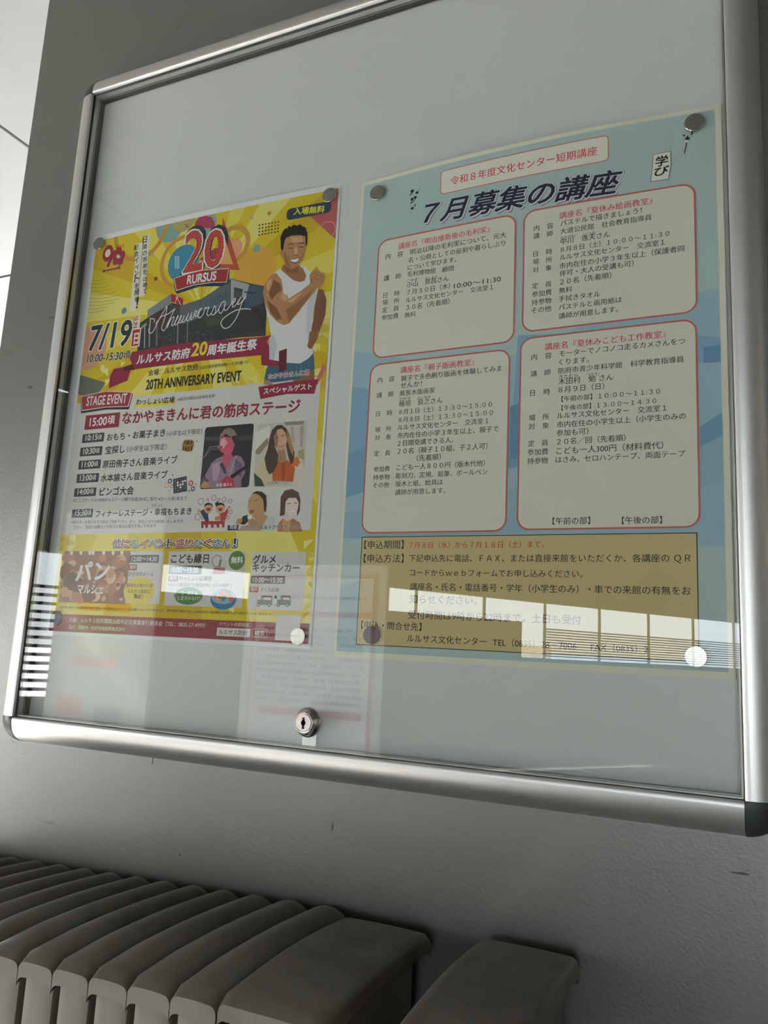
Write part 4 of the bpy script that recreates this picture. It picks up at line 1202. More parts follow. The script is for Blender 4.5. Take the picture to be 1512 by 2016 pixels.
('P','b08058',10,[332.4,112.4,340.9,122.8,344.5,136.0,344.7,142.3,352.6,146.9,354.7,154.1,350.3,155.6,371.8,162.0,358.7,185.0,349.8,187.0,338.8,181.0,327.4,169.2,318.0,153.2,313.4,135.7,315.9,124.7,321.9,116.4,327.8,112.7]),
('P','7c5436',11,[329.2,121.1,339.8,128.3,342.9,138.5,335.5,141.7,328.5,149.1,323.1,139.9]),
('P','c89c74',11,[318.0,125.0,324.4,118.9,326.6,126.3,321.3,136.8]),
('P','7c5436',11,[320.7,148.0,337.1,161.4,346.1,177.9,338.5,178.2,328.5,167.2]),
('P','c89c74',11,[343.2,142.8,351.1,146.0,353.1,152.5,347.2,153.8,342.2,148.2]),
('P','ac7c56',12,[346.5,155.1,358.8,149.2,370.4,143.9,383.1,136.1,384.4,133.6,382.8,122.2,387.6,117.2,394.9,117.9,398.9,122.0,403.3,123.3,405.0,132.5,401.0,141.5,396.0,142.8,383.1,156.8,369.6,172.7,357.2,185.5,349.7,185.2,344.2,173.5]),
('P','8e6242',13,[351.2,166.1,365.6,159.8,382.5,148.4,390.8,142.1,383.0,155.4,369.5,171.3,357.1,184.1]),
('P','c89c74',13,[350.3,155.6,370.6,146.7,376.4,144.8,359.5,157.6]),
('L','6a4630',13,0.5,0,[387.9,121.6,395.5,125.6]),
('L','6a4630',13,0.5,0,[389.8,127.5,396.7,132.0]),
('L','6a4630',13,0.5,0,[399.7,123.5,401.0,131.9]),
('L','6a4630',13,0.5,0,[384.0,129.4,388.9,135.6]),
('B','L','guest_banner',None),
('T','e4dcd8',15,'なかやまきんに君',332.4,258.2,392.6,258.2,0.0,0.08,0,None,0),
('T','7c2038',16,'なかやまきんに君',332.4,258.2,392.6,258.2,0.0,0.015,0,None,0),
('P','8c2240',15,[318.5,267.0,360.7,264.7,405.7,265.1,401.4,283.5,362.0,280.3,323.0,283.6]),
('T','e8e2e0',16,'スペシャルゲスト',327.1,277.9,397.4,277.6,0.0,0.025,0,None,0),
('B','L','schedule_panel','white stage schedule panel'),
('R','c8c6c2',4,5.4,261.9,409.1,454.4,0,0.0),
('P','26303a',5,[11.3,254.4,59.1,250.3,109.8,256.9,105.3,279.3,62.9,276.3,16.0,278.0]),
('P','dcc4c0',6,[11.5,251.6,58.8,248.0,108.8,254.4,104.2,275.6,62.4,272.9,17.0,274.7]),
('P','963440',7,[12.8,252.8,58.9,249.2,106.9,255.3,102.6,274.4,62.2,271.8,17.8,273.1]),
('T','e0d8d4',8,'STAGE EVENT',24.2,267.4,99.2,269.4,13.8,0.02,0,None,0),
('R','d8cc50',5,114.7,272.3,186.0,278.8,0.0,0.0),
('T','2a2c2e',7,'わっしょい広場',117.5,274.3,184.2,276.8,0.0,0.02,0,None,0),
('T','3a3c3e',7,'※雨天の場合は会場を変更',190.0,274.9,250.8,274.9,0.0,0,0,None,0),
('R','8c2440',6,26.1,282.2,90.4,303.7,1,0.0),
('T','e4e0de',7,'15:00',35.0,298.9,67.2,298.9,12.1,0.02,0,None,0),
('T','e4e0de',7,'頃',69.5,298.3,81.6,298.3,0.0,0.02,0,None,0),
('T','8c2844',7,'なかやまきんに君の筋肉ステージ',95.6,300.3,382.0,306.3,0.0,0.03,0,None,0),
('R','3c4448',6,24.5,309.8,65.3,322.9,1.2,0.0),
('T','dcdad6',7,'10:15',30.8,319.8,52.8,319.8,8.4,0.015,0,None,0),
('T','dcdad6',7,'頃',53.5,320.0,61.2,320.0,0.0,0,0,None,0),
('T','2c3438',7,'おもち・お菓子まき',71.2,322.9,173.9,322.9,0.0,0.022,0,None,0),
('R','3c4448',6,23.3,329.6,64.7,342.6,1.2,0.0),
('T','dcdad6',7,'10:30',29.6,339.6,51.5,339.6,8.4,0.015,0,None,0),
('T','dcdad6',7,'頃',52.2,339.6,59.9,339.6,0.0,0,0,None,0),
('T','2c3438',7,'宝探し',70.6,341.9,105.8,341.9,0.0,0.022,0,None,0),
('R','3c4448',6,23.4,348.8,64.7,361.7,1.2,0.0),
('T','dcdad6',7,'11:00',29.7,358.7,51.6,358.7,8.3,0.015,0,None,0),
('T','dcdad6',7,'頃',52.3,358.7,59.9,358.7,0.0,0,0,None,0),
('T','2c3438',7,'原田侑子さん音楽ライブ',68.9,361.9,199.1,361.9,0.0,0.022,0,None,0),
('R','3c4448',6,22.9,368.4,64.1,381.2,1.2,0.0),
('T','dcdad6',7,'13:00',29.2,378.3,51.0,378.3,8.2,0.015,0,None,0),
('T','dcdad6',7,'頃',51.7,378.1,59.3,378.1,0.0,0,0,None,0),
('T','2c3438',7,'水本諭さん音楽ライブ',68.4,381.4,184.8,381.4,0.0,0.022,0,None,0),
('R','3c4448',6,21.5,388.9,62.2,401.1,1.2,0.0),
('T','dcdad6',7,'14:00',27.7,398.2,49.5,398.2,8.2,0.015,0,None,0),
('T','dcdad6',7,'頃',50.2,398.0,57.8,398.0,0.0,0,0,None,0),
('T','2c3438',7,'ビンゴ大会',69.0,401.4,129.5,401.4,0.0,0.022,0,None,0),
('R','3c4448',6,22.0,419.3,60.5,431.1,1.2,0.0),
('T','dcdad6',7,'15:30',28.2,428.3,49.9,428.3,8.1,0.015,0,None,0),
('T','dcdad6',7,'頃',50.6,427.9,58.2,427.9,0.0,0,0,None,0),
('T','2c3438',7,'フィナーレステージ・幸福もちまき',66.5,431.4,230.1,431.4,0.0,0.022,0,None,0),
('T','34383a',7,'（小学生以下限定）',176.7,323.4,235.3,323.4,0.0,0,0,None,0),
('T','34383a',7,'（小学生以下限定）',109.7,341.6,179.0,341.6,0.0,0,0,None,0),
('T','34383a',7,'さち ふく',163.2,419.9,181.9,419.9,0.0,0,0,None,0),
('T','4a4c4e',7,'※ビンゴカードは10:00からステージ横で先着200名に配付 ※お一人様1枚まで',21.2,408.7,220.9,412.4,0.0,0,0,None,0),
('T','4a4c4e',7,'※餅まき・お菓子まきの袋はご持参下さい。また、安全には十分配慮いたしますが、',23.3,439.7,219.8,442.3,0.0,0,0,None,0),
('T','4a4c4e',7,'万が一、怪我や盗難などが起きた場合は責任を負いかねます',28.3,447.4,174.7,447.4,0.0,0,0,None,0),
('L','aaa8a4',5,0.3,0,[24.2,302.5,193.0,305.4]),
('L','aaa8a4',5,0.3,0,[27.5,324.2,195.5,327.2]),
('L','aaa8a4',5,0.3,0,[30.8,345.1,197.9,347.3]),
('L','aaa8a4',5,0.3,0,[33.8,364.4,200.0,365.4]),
('L','aaa8a4',5,0.3,0,[37.1,385.7,202.4,386.0]),
('B','L','treasure_chest_picture',None),
('P','8a6a24',6,[204.9,335.6,206.6,331.1,209.8,329.9,220.4,330.9,223.9,333.2,223.8,339.1,221.6,346.7,214.5,346.8,205.1,344.4]),
('P','4c3020',7,[207.2,335.8,208.3,331.2,209.9,330.9,209.4,335.9]),
('P','4c3020',7,[211.1,336.2,211.6,331.4,216.1,331.5,215.6,336.8]),
('P','4c3020',7,[217.5,336.9,218.4,332.3,221.7,333.0,220.4,335.7]),
('P','4c3020',7,[205.9,338.9,207.5,339.0,208.1,343.9,206.1,343.8]),
('P','4c3020',7,[209.8,339.6,212.6,340.0,212.9,344.9,209.8,344.2]),
('P','4c3020',7,[214.3,340.1,216.5,340.3,216.6,345.5,214.6,345.2]),
('P','4c3020',7,[219.2,339.7,222.3,338.1,221.9,344.5,219.9,345.7]),
('P','6a5c58',6,[228.1,331.2,228.8,332.6,230.4,333.1,228.9,333.4,228.5,334.7,227.8,333.4,226.2,332.8,227.7,332.5]),
('P','7a6c80',6,[200.6,341.9,201.1,342.7,202.1,343.1,201.1,343.3,200.9,344.1,200.5,343.2,199.4,342.9,200.4,342.7]),
('P','22262c',6,[193.2,375.8,193.9,377.1,195.4,377.6,194.0,377.9,193.6,379.1,193.0,377.9,191.4,377.4,192.9,377.0]),
('P','22262c',6,[233.0,390.2,233.6,391.3,234.9,391.7,233.7,392.0,233.4,393.1,232.8,392.0,231.5,391.5,232.7,391.2]),
('P','22304c',6,[223.1,397.9,223.8,399.3,225.6,399.8,223.9,400.2,223.5,401.6,222.8,400.2,221.0,399.7,222.7,399.3]),
('P','4a4c50',6,[190.5,397.0,190.9,397.8,191.9,398.1,191.0,398.4,190.7,399.2,190.3,398.4,189.3,398.0,190.2,397.8]),
('P','6a7080',6,[229.6,384.1,230.0,384.8,230.8,385.0,230.0,385.2,229.8,385.9,229.5,385.2,228.7,384.9,229.4,384.7]),
('B','L','bingo_card_picture',None),
('P','2c3c54',6,[194.9,382.8,216.9,379.7,220.2,400.1,198.1,402.7]),
('P','5a7a58',7,[197.0,384.2,199.9,383.8,200.3,386.3,197.5,386.7]),
('P','8a5048',7,[197.6,387.8,200.4,387.4,200.8,389.9,198.1,390.3]),
('P','5a7a58',7,[198.2,391.4,201.0,391.0,201.4,393.4,198.7,393.9]),
('P','5a7a58',7,[198.8,395.0,201.6,394.5,202.0,397.0,199.3,397.4]),
('P','8a5048',7,[199.4,398.5,202.2,398.1,202.6,400.5,199.8,401.0]),
('P','8a5048',7,[201.1,383.6,203.9,383.1,204.3,385.6,201.6,386.0]),
('P','dcdcda',7,[201.7,387.1,204.5,386.7,204.9,389.2,202.1,389.6]),
('P','dcdcda',7,[202.3,390.7,205.1,390.3,205.5,392.7,202.7,393.2]),
('P','8a5048',7,[202.9,394.2,205.7,393.8,206.1,396.3,203.3,396.7]),
('P','5a7a58',7,[203.4,397.8,206.3,397.4,206.7,399.8,203.9,400.3]),
('P','3c5c64',7,[205.2,382.9,208.0,382.4,208.4,384.9,205.6,385.3]),
('P','8a5048',7,[205.7,386.4,208.6,386.0,209.0,388.5,206.2,388.9]),
('P','dcdcda',7,[206.3,390.0,209.1,389.6,209.5,392.0,206.8,392.5]),
('P','dcdcda',7,[206.9,393.5,209.7,393.1,210.1,395.6,207.4,396.0]),
('P','5a7a58',7,[207.5,397.1,210.3,396.7,210.7,399.1,208.0,399.5]),
('P','7c3048',7,[209.2,382.2,212.0,381.8,212.4,384.2,209.7,384.7]),
('P','dcdcda',7,[209.8,385.7,212.6,385.3,213.0,387.8,210.3,388.2]),
('P','dcdcda',7,[210.4,389.3,213.2,388.9,213.6,391.3,210.8,391.8]),
('P','8a5048',7,[211.0,392.8,213.8,392.4,214.2,394.9,211.4,395.3]),
('P','3c5c64',7,[211.5,396.4,214.3,396.0,214.7,398.4,212.0,398.8]),
('P','3c5c64',7,[213.3,381.5,216.1,381.1,216.5,383.5,213.7,384.0]),
('P','dcdcda',7,[213.8,385.1,216.6,384.6,217.0,387.1,214.3,387.5]),
('P','8a5048',7,[214.4,388.6,217.2,388.2,217.6,390.6,214.9,391.1]),
('P','5a7a58',7,[215.0,392.1,217.8,391.7,218.2,394.2,215.4,394.6]),
('P','5a7a58',7,[215.6,395.7,218.4,395.3,218.7,397.7,216.0,398.1]),
('C','28304c',8,190.2,385.3,3.3,1.0),
('C','dcdad6',9,190.2,385.3,1.8,1.0),
('T','28304c',10,'7',189.4,386.2,191.2,386.2,1.6,0.03,0,None,0),
('C','c89c78',8,185.3,391.1,3.6,1.0),
('C','dcdad6',9,185.3,391.1,2.0,1.0),
('T','c89c78',10,'10',184.4,392.0,186.4,392.0,1.6,0.03,0,None,0),
('C','8a9c50',8,193.8,392.1,2.8,1.0),
('C','dcdad6',9,193.8,392.1,1.5,1.0),
('T','8a9c50',10,'4',193.1,392.8,194.6,392.8,1.6,0.03,0,None,0),
('C','a83844',8,224.9,389.7,3.8,1.0),
('C','dcdad6',9,224.9,389.7,2.1,1.0),
('T','a83844',10,'8',223.9,390.7,226.0,390.7,1.6,0.03,0,None,0),
('C','283c58',8,229.2,397.3,3.4,1.0),
('C','dcdad6',9,229.2,397.3,1.9,1.0),
('T','283c58',10,'5',228.4,398.2,230.3,398.2,1.6,0.03,0,None,0),
('B','L','portrait_photograph','photograph of a guitarist singing at a microphone'),
('R','2c2c2e',6,240.0,315.2,316.0,398.4,4,0.0),
('P','484846',7,[240.7,327.7,264.0,330.3,263.2,334.6,242.6,333.3]),
('P','424244',7,[293.0,331.2,315.1,330.5,315.1,336.9,293.6,336.5]),
('P','8c7484',8,[240.9,394.8,246.4,381.1,254.9,364.3,263.1,358.3,272.3,355.6,284.6,359.5,293.0,355.7,300.6,358.2,306.3,365.9,308.8,379.7,303.6,388.9,304.5,398.8,243.1,397.0]),
('P','5a4c68',9,[240.0,387.3,246.4,381.1,253.6,387.8,248.8,390.8]),
('P','4c4058',9,[267.9,367.1,273.7,363.2,280.3,378.4,278.0,380.4,272.2,372.7]),
('P','a890a4',9,[256.4,366.5,267.4,362.8,269.6,371.5,266.3,388.4,259.9,388.1]),
('P','6a5878',9,[290.9,359.8,304.1,369.0,303.3,385.7,292.8,379.0]),
('P','b45068',9,[271.9,354.5,283.0,349.8,288.2,357.5,282.9,366.8,278.4,371.9,273.4,366.4]),
('P','c4566c',10,[265.0,333.6,270.3,329.7,283.1,331.8,288.9,339.5,288.7,343.7,286.3,351.0,281.6,354.0,275.3,353.6,268.6,350.0,265.9,345.6,264.8,340.1]),
('P','dc9ca0',11,[265.7,333.7,273.0,331.1,277.5,338.7,272.0,345.9,267.3,343.5]),
('P','84706c',12,[264.5,334.7,265.2,326.6,271.2,320.0,278.0,318.3,285.9,321.5,291.3,328.9,291.1,336.4,288.0,341.0,285.4,336.0,281.1,330.4,273.8,326.1,269.0,329.6]),
('P','3a3232',13,[283.0,330.5,290.9,328.9,291.1,336.4,288.0,341.0]),
('L','382024',12,0.5,0,[266.4,334.8,268.9,334.4]),
('L','382024',12,0.5,0,[272.0,333.5,275.8,333.5]),
('P','702838',12,[266.6,342.9,269.7,342.0,270.5,344.2,267.4,344.8]),
('L','b0b0ae',12,0.6,0,[265.3,342.3,250.6,342.3,241.3,357.1]),
('L','b0b0ae',12,0.4,0,[265.7,346.6,252.9,345.3,243.6,355.1]),
('P','7a7876',13,[261.4,341.5,265.8,341.0,266.6,345.6,261.7,344.2]),
('P','b02c4c',12,[273.2,388.7,278.4,384.1,283.2,382.7,292.5,388.4,293.7,398.4,275.4,397.7]),
('P','241c1e',13,[286.3,382.4,306.8,371.2,313.8,367.9,314.6,370.8,302.6,378.4,289.8,386.7]),
('L','a8a4a0',13,1.1,0,[292.8,356.7,289.2,368.2,285.1,382.3]),
('P','b8845c',12,[240.6,395.9,245.9,387.5,252.5,389.9,256.3,395.4,248.2,397.5]),
('T','e8e4e0',14,'水本 諭さん',265.8,396.0,291.0,396.0,0.0,0.015,0,None,0),
('B','L','portrait_photograph','photograph of a long haired woman in an orange top'),
('R','bcb8ae',6,321.8,316.9,394.6,399.2,4,0.0),
('P','d0cec8',7,[319.7,327.6,339.5,319.5,342.4,339.7,329.1,351.4,321.1,348.9]),
('P','8a7c68',7,[321.9,351.0,338.5,335.2,340.3,342.7,328.4,356.6,321.8,356.3]),
('P','8a8078',7,[360.6,316.8,390.2,317.5,388.9,322.0,363.3,321.2]),
('P','a09868',7,[383.5,355.6,392.5,353.1,394.1,367.4,385.2,362.9]),
('P','a8a098',7,[370.5,323.8,375.1,323.1,378.1,345.0,374.6,344.8]),
('P','a09890',7,[384.4,323.8,390.1,323.1,390.0,350.9,386.6,350.7]),
('P','c0b494',8,[324.4,378.3,331.7,366.2,337.3,362.3,346.1,381.4,350.6,391.9,352.3,398.7,335.8,398.1,327.6,386.8]),
('P','ccc4b8',8,[377.2,362.4,386.6,365.0,394.9,377.6,395.0,399.8,380.2,399.8]),
('P','38443e',9,[321.8,380.3,333.8,389.1,339.4,398.4,325.0,397.7]),
('P','b85c2c',9,[349.1,381.6,356.6,366.5,370.6,366.7,381.8,377.0,380.3,394.0,350.6,392.5]),
('P','cc7440',10,[372.7,364.3,384.1,362.8,388.7,370.2,385.1,375.6,377.0,374.7]),
('P','a04c20',10,[361.5,369.8,367.4,370.1,368.1,392.6,363.5,392.4]),
('P','a07c64',9,[354.1,350.8,364.7,351.4,368.2,366.1,362.7,369.9,356.1,367.5]),
('P','4c3830',10,[341.0,336.4,344.2,325.6,350.9,320.3,357.4,320.3,364.8,325.5,370.2,334.2,375.4,348.0,379.3,357.4,378.8,368.7,375.1,372.6,370.0,360.0,366.8,349.5,364.5,335.9,353.2,326.8,348.1,335.8,350.3,348.5,356.0,359.2,355.9,371.6,350.8,380.6,345.1,383.6,340.4,377.0,336.1,362.3,339.8,350.0]),
('P','a08050',11,[365.7,328.7,371.6,337.4,377.7,354.3,377.2,362.4,371.7,351.9,367.1,339.2]),
('P','c49c84',11,[347.5,335.8,352.0,326.2,358.3,325.0,364.1,330.7,367.5,341.3,365.7,349.4,360.2,353.8,354.8,352.4,350.1,346.4]),
('P','946c58',12,[347.5,336.9,351.5,327.7,354.4,340.4,353.5,350.8,349.8,345.4]),
('L','382822',13,0.8,0,[349.4,337.5,354.0,336.4]),
('L','382822',13,0.8,0,[358.6,335.0,363.2,333.9]),
('L','8c4c44',13,0.8,0,[356.2,347.8,360.4,348.9,364.0,346.4]),
('T','d8d4cc',14,'原田 侑子さん',343.3,396.7,372.8,396.7,0.0,0.09,0,None,0),
('T','3a302c',15,'原田 侑子さん',343.3,396.7,372.8,396.7,0.0,0.01,0,None,0),
('B','L','rice_cake_picture','two cheering children throwing rice cakes'),
('O','8a6478',7,243.7,414.6,4.1,0.8),
('O','8a6478',7,254.3,412.8,1.8,0.8),
('O','8a6478',7,263.8,410.5,3.5,0.8),
('O','8a6478',7,271.7,413.4,2.0,0.8),
('O','8a6478',7,279.9,413.1,3.0,0.8),
('O','8a6478',7,289.6,415.5,2.5,0.8),
('O','8a6478',7,240.8,434.7,4.1,0.8),
('O','8a6478',7,248.4,436.2,1.8,0.8),
('O','8a6478',7,291.7,429.6,2.7,0.8),
('O','8a6478',7,288.3,436.5,1.8,0.8),
('P','34405c',7,[243.9,427.9,248.7,424.8,257.0,431.4,259.3,440.9,253.6,440.7]),
('P','ac3440',7,[274.6,431.8,283.0,428.9,286.2,423.8,287.9,429.0,284.2,440.3,276.8,441.2]),
('P','d0ccc8',8,[257.2,433.5,273.2,430.7,274.9,434.9,269.2,440.0,259.0,438.8]),
('P','c08850',8,[267.5,435.8,277.2,432.9,277.3,440.2,269.3,440.5]),
('C','c8946c',8,256.8,424.0,6.6,1.0),
('P','7c2c30',9,[253.0,423.9,260.3,423.6,259.1,427.2,255.3,427.3]),
('P','1e1c1c',9,[249.7,422.7,250.5,418.0,256.0,416.4,261.9,418.4,263.7,422.6,259.5,419.3,253.2,419.7]),
('C','c8946c',8,275.3,424.5,6.5,1.0),
('P','7c2c30',9,[271.6,424.4,278.8,424.1,277.5,427.7,273.8,427.8]),
('P','1e1c1c',9,[268.3,423.3,269.1,418.6,274.5,416.9,280.3,418.9,282.1,423.1,278.0,419.9,271.8,420.2]),
('C','1e1c1c',9,269.5,418.6,2.8,1.0),
('C','c8946c',8,242.2,426.8,2.6,1.0),
('C','c8946c',8,288.8,423.3,2.2,1.0),
('P','a03038',9,[247.2,440.6,283.6,441.1,283.9,449.4,280.8,449.4,279.9,444.9,276.0,444.8,276.2,449.5,272.7,449.4,271.6,445.1,267.5,445.0,267.5,449.4,263.7,449.3,262.9,445.1,258.5,445.0,258.3,449.4,254.9,449.3,254.1,445.2,251.5,445.1,251.4,449.5,248.2,449.4]),
('B','L','presenter_picture','man eating a rice ball beside a smiling woman'),
('P','b8c0bc',7,[338.9,445.5,347.5,436.6,358.0,436.8,358.4,454.9,337.4,454.6]),
('P','b4906c',8,[331.1,438.2,338.9,432.3,347.5,436.6,342.4,445.6,338.6,454.6,302.7,454.0,321.1,445.2]),
('P','b89068',9,[316.8,422.5,317.4,413.3,322.8,406.8,332.9,405.6,340.5,411.0,343.1,420.2,342.8,430.4,338.2,437.4,330.0,439.2,322.0,436.0,318.4,429.8]),
('P','2e2622',10,[321.6,406.7,328.0,403.9,336.4,405.2,342.8,410.0,344.6,420.3,344.1,431.4,341.6,429.3,340.1,420.2,338.5,415.0,334.5,410.8,328.3,407.5]),
('P','98704c',10,[319.6,429.8,326.7,429.0,324.6,432.0,321.8,433.4]),
('P','984c40',11,[319.7,428.3,327.2,428.0,326.3,431.0,321.6,431.4]),
('L','3a2820',11,0.7,0,[318.4,417.4,321.3,415.5]),
('L','3a2820',11,0.7,0,[326.2,416.7,330.8,415.3]),
('P','2c302e',10,[307.2,444.9,310.6,435.7,317.6,433.9,319.6,442.1,314.0,446.6]),
('P','dcdad4',10,[317.2,435.9,323.6,433.5,325.9,439.1,319.4,440.5]),
('P','b08460',11,[300.5,444.8,303.0,438.7,309.5,437.8,311.2,441.9,305.5,445.9]),
('P','b08460',11,[318.3,441.0,325.2,438.1,332.8,443.4,332.1,448.4,321.2,446.2]),
('P','a87858',8,[363.4,446.0,368.7,440.1,383.4,439.4,394.1,445.6,398.3,456.5,363.1,455.9]),
('P','c49060',9,[368.8,441.6,381.3,440.8,380.2,455.2,371.1,455.1]),
('P','c8bcb4',9,[367.8,430.0,383.8,430.4,383.5,440.4,375.8,443.2,368.6,439.1]),
('P','5c4640',9,[364.5,424.9,364.0,412.8,369.1,404.9,379.3,403.2,388.8,407.6,392.4,417.7,392.4,430.7,389.0,437.5,388.8,421.6,371.5,419.1,371.7,435.1,364.9,437.0]),
('P','d4c4bc',10,[371.5,419.1,375.7,414.2,386.0,414.5,390.4,420.6,389.4,429.6,385.5,436.4,378.6,436.3,372.9,429.2]),
('L','3a2c28',11,0.8,0,[374.6,421.7,379.1,421.1]),
('L','3a2c28',11,0.8,0,[384.2,421.0,388.2,420.8]),
('P','f0ece8',11,[377.5,429.3,386.5,428.5,385.1,431.7,380.0,431.5]),
('L','8c4c48',12,0.4,0,[377.1,429.1,382.1,429.9,386.9,428.3]),
('R','343c44',12,289.2,446.5,305.4,453.2,0,0.0),
('T','dcdad6',13,'司会',292.4,451.6,303.4,451.6,0.0,0.015,0,None,0),
('T','d0cec8',12,'どさけんさん＆トクダトモヨさん',309.4,452.5,395.2,452.5,0.0,0.06,0,None,0),
('T','2c3034',13,'どさけんさん＆トクダトモヨさん',309.4,452.5,395.2,452.5,0.0,0.012,0,None,0),
('B','L','headline_lettering','multicoloured headline with white outline'),
('T','3c3430',5,'他',103.0,473.9,117.1,473.9,10.5,0.1,0,None,0),
('T','3c3430',5,'に',119.0,474.0,132.8,474.0,10.0,0.1,0,None,0),
('T','3c3430',5,'も',134.7,474.1,148.4,474.1,10.0,0.1,0,None,0),
('T','3c3430',5,'イ',150.3,474.2,163.8,474.2,10.5,0.1,0,None,0),
('T','3c3430',5,'ベ',165.6,474.3,179.0,474.3,10.5,0.1,0,None,0),
('T','3c3430',5,'ン',180.8,474.4,194.0,474.4,10.5,0.1,0,None,0),
('T','3c3430',5,'ト',195.8,474.4,208.9,474.4,10.5,0.1,0,None,0),
('T','3c3430',5,'盛',210.6,474.5,223.5,474.5,10.5,0.1,0,None,0),
('T','3c3430',5,'り',225.3,474.6,238.0,474.6,10.5,0.1,0,None,0),
('T','3c3430',5,'だ',239.7,474.7,252.3,474.7,10.5,0.1,0,None,0),
('T','3c3430',5,'く',254.0,474.8,266.5,474.8,10.5,0.1,0,None,0),
('T','3c3430',5,'さ',268.1,474.9,280.4,474.9,10.5,0.1,0,None,0),
('T','3c3430',5,'ん',282.1,475.0,294.2,475.0,10.5,0.1,0,None,0),
('T','3c3430',5,'！',300.0,475.1,303.7,475.1,10.5,0.1,0,None,0),
('T','dcd8d0',6,'他',102.9,472.8,116.9,472.8,10.5,0.075,0,None,0),
('T','dcd8d0',6,'に',118.8,472.9,132.7,472.9,10.0,0.075,0,None,0),
('T','dcd8d0',6,'も',134.6,473.1,148.3,473.1,10.0,0.075,0,None,0),
('T','dcd8d0',6,'イ',150.2,473.2,163.7,473.2,10.5,0.075,0,None,0),
('T','dcd8d0',6,'ベ',165.5,473.3,178.9,473.3,10.5,0.075,0,None,0),
('T','dcd8d0',6,'ン',180.7,473.4,193.9,473.4,10.5,0.075,0,None,0),
('T','dcd8d0',6,'ト',195.7,473.5,208.7,473.5,10.5,0.075,0,None,0),
('T','dcd8d0',6,'盛',210.5,473.6,223.4,473.6,10.5,0.075,0,None,0),
('T','dcd8d0',6,'り',225.2,473.7,237.9,473.7,10.5,0.075,0,None,0),
('T','dcd8d0',6,'だ',239.6,473.7,252.2,473.7,10.5,0.075,0,None,0),
('T','dcd8d0',6,'く',253.9,473.8,266.4,473.8,10.5,0.075,0,None,0),
('T','dcd8d0',6,'さ',268.0,473.9,280.3,473.9,10.5,0.075,0,None,0),
('T','dcd8d0',6,'ん',282.0,474.0,294.1,474.0,10.5,0.075,0,None,0),
('T','dcd8d0',6,'！',299.9,474.1,303.6,474.1,10.5,0.075,0,None,0),
('T','7c4878',7,'他',102.9,472.8,116.9,472.8,10.5,0.02,0,None,0),
('T','a04858',7,'に',118.8,472.9,132.7,472.9,10.0,0.02,0,None,0),
('T','6a8c4c',7,'も',134.6,473.1,148.3,473.1,10.0,0.02,0,None,0),
('T','b06a44',7,'イ',150.2,473.2,163.7,473.2,10.5,0.02,0,None,0),
('T','4c84a8',7,'ベ',165.5,473.3,178.9,473.3,10.5,0.02,0,None,0),
('T','4c4c8c',7,'ン',180.7,473.4,193.9,473.4,10.5,0.02,0,None,0),
('T','38506c',7,'ト',195.7,473.5,208.7,473.5,10.5,0.02,0,None,0),
('T','a03c58',7,'盛',210.5,473.6,223.4,473.6,10.5,0.02,0,None,0),
('T','a8584c',7,'り',225.2,473.7,237.9,473.7,10.5,0.02,0,None,0),
('T','5c8450',7,'だ',239.6,473.7,252.2,473.7,10.5,0.02,0,None,0),
('T','8c3848',7,'く',253.9,473.8,266.4,473.8,10.5,0.02,0,None,0),
('T','34789c',7,'さ',268.0,473.9,280.3,473.9,10.5,0.02,0,None,0),
('T','5c4478',7,'ん',282.0,474.0,294.1,474.0,10.5,0.02,0,None,0),
('T','343c58',7,'！',299.9,474.1,303.6,474.1,10.5,0.02,0,None,0),
('B','L','bread_market_panel','bread market panel with photograph of loaves'),
('R','c8c4c0',4,129.2,479.0,192.0,547.5,0.0,0.0),
('R','8c6448',5,17.0,478.5,135.6,549.1,0.0,0.0),
('C','86563e',6,38.6,527.2,9.3,0.6),
('C','7c5038',6,120.5,513.0,11.5,1.1),
('C','6a4634',6,79.6,532.7,3.7,0.6),
('C','a87450',6,37.0,531.1,11.9,0.8),
('C','86563e',6,123.5,529.0,10.7,0.6),
('C','c8a078',6,123.3,517.0,9.3,0.6),
('C','a87450',6,38.7,535.2,4.8,0.8),
('C','7c5038',6,38.5,529.7,7.3,0.6),
('C','c09068',6,91.6,513.0,10.6,0.6),
('C','c09068',6,45.7,541.2,11.6,0.6),
('C','c8a078',6,81.0,518.6,6.9,0.6),
('C','86563e',6,114.9,509.1,6.6,1.1),
('C','a87450',6,65.6,542.8,7.0,0.6),
('C','a87450',6,38.2,528.9,12.4,0.8),
('C','c8a078',6,27.0,521.7,8.4,1.1),
('C','c8a078',6,119.9,490.9,9.1,0.8),
('C','c09068',6,57.9,521.2,6.3,0.6),
('C','c8a078',6,28.7,535.1,10.7,0.6),
('C','b88058',6,95.4,525.6,11.2,0.8),
('C','a87450',6,115.9,494.0,9.7,0.8),
('C','b88058',6,71.7,507.3,5.8,0.6),
('C','86563e',6,80.1,511.2,7.1,0.6),
('C','8c5c40',6,106.3,487.2,5.7,0.6),
('C','c8a078',6,61.9,494.5,4.2,1.1),
('C','86563e',6,120.5,540.3,9.7,0.6),
('C','86563e',6,50.8,542.6,8.3,0.6),
('C','7c5038',6,125.9,538.7,6.5,0.8),
('C','86563e',6,84.3,510.3,8.6,0.8),
('C','a87450',6,34.6,520.9,4.9,0.8),
('C','c8a078',6,98.1,542.5,3.7,1.1),
('C','6a4634',6,50.6,543.0,7.3,0.6),
('C','a87450',6,29.1,489.8,4.6,1.1),
('C','8c5c40',6,64.7,492.7,11.2,0.6),
('C','b88058',6,56.5,542.6,7.1,1.1),
('C','d0b090',6,33.7,495.4,7.1,0.6),
('C','a87450',6,85.3,515.2,10.0,0.6),
('C','7c5038',6,65.0,537.7,7.1,1.1),
('C','a87450',6,48.6,542.3,9.0,0.6),
('C','8c5c40',6,59.9,503.2,11.6,1.1),
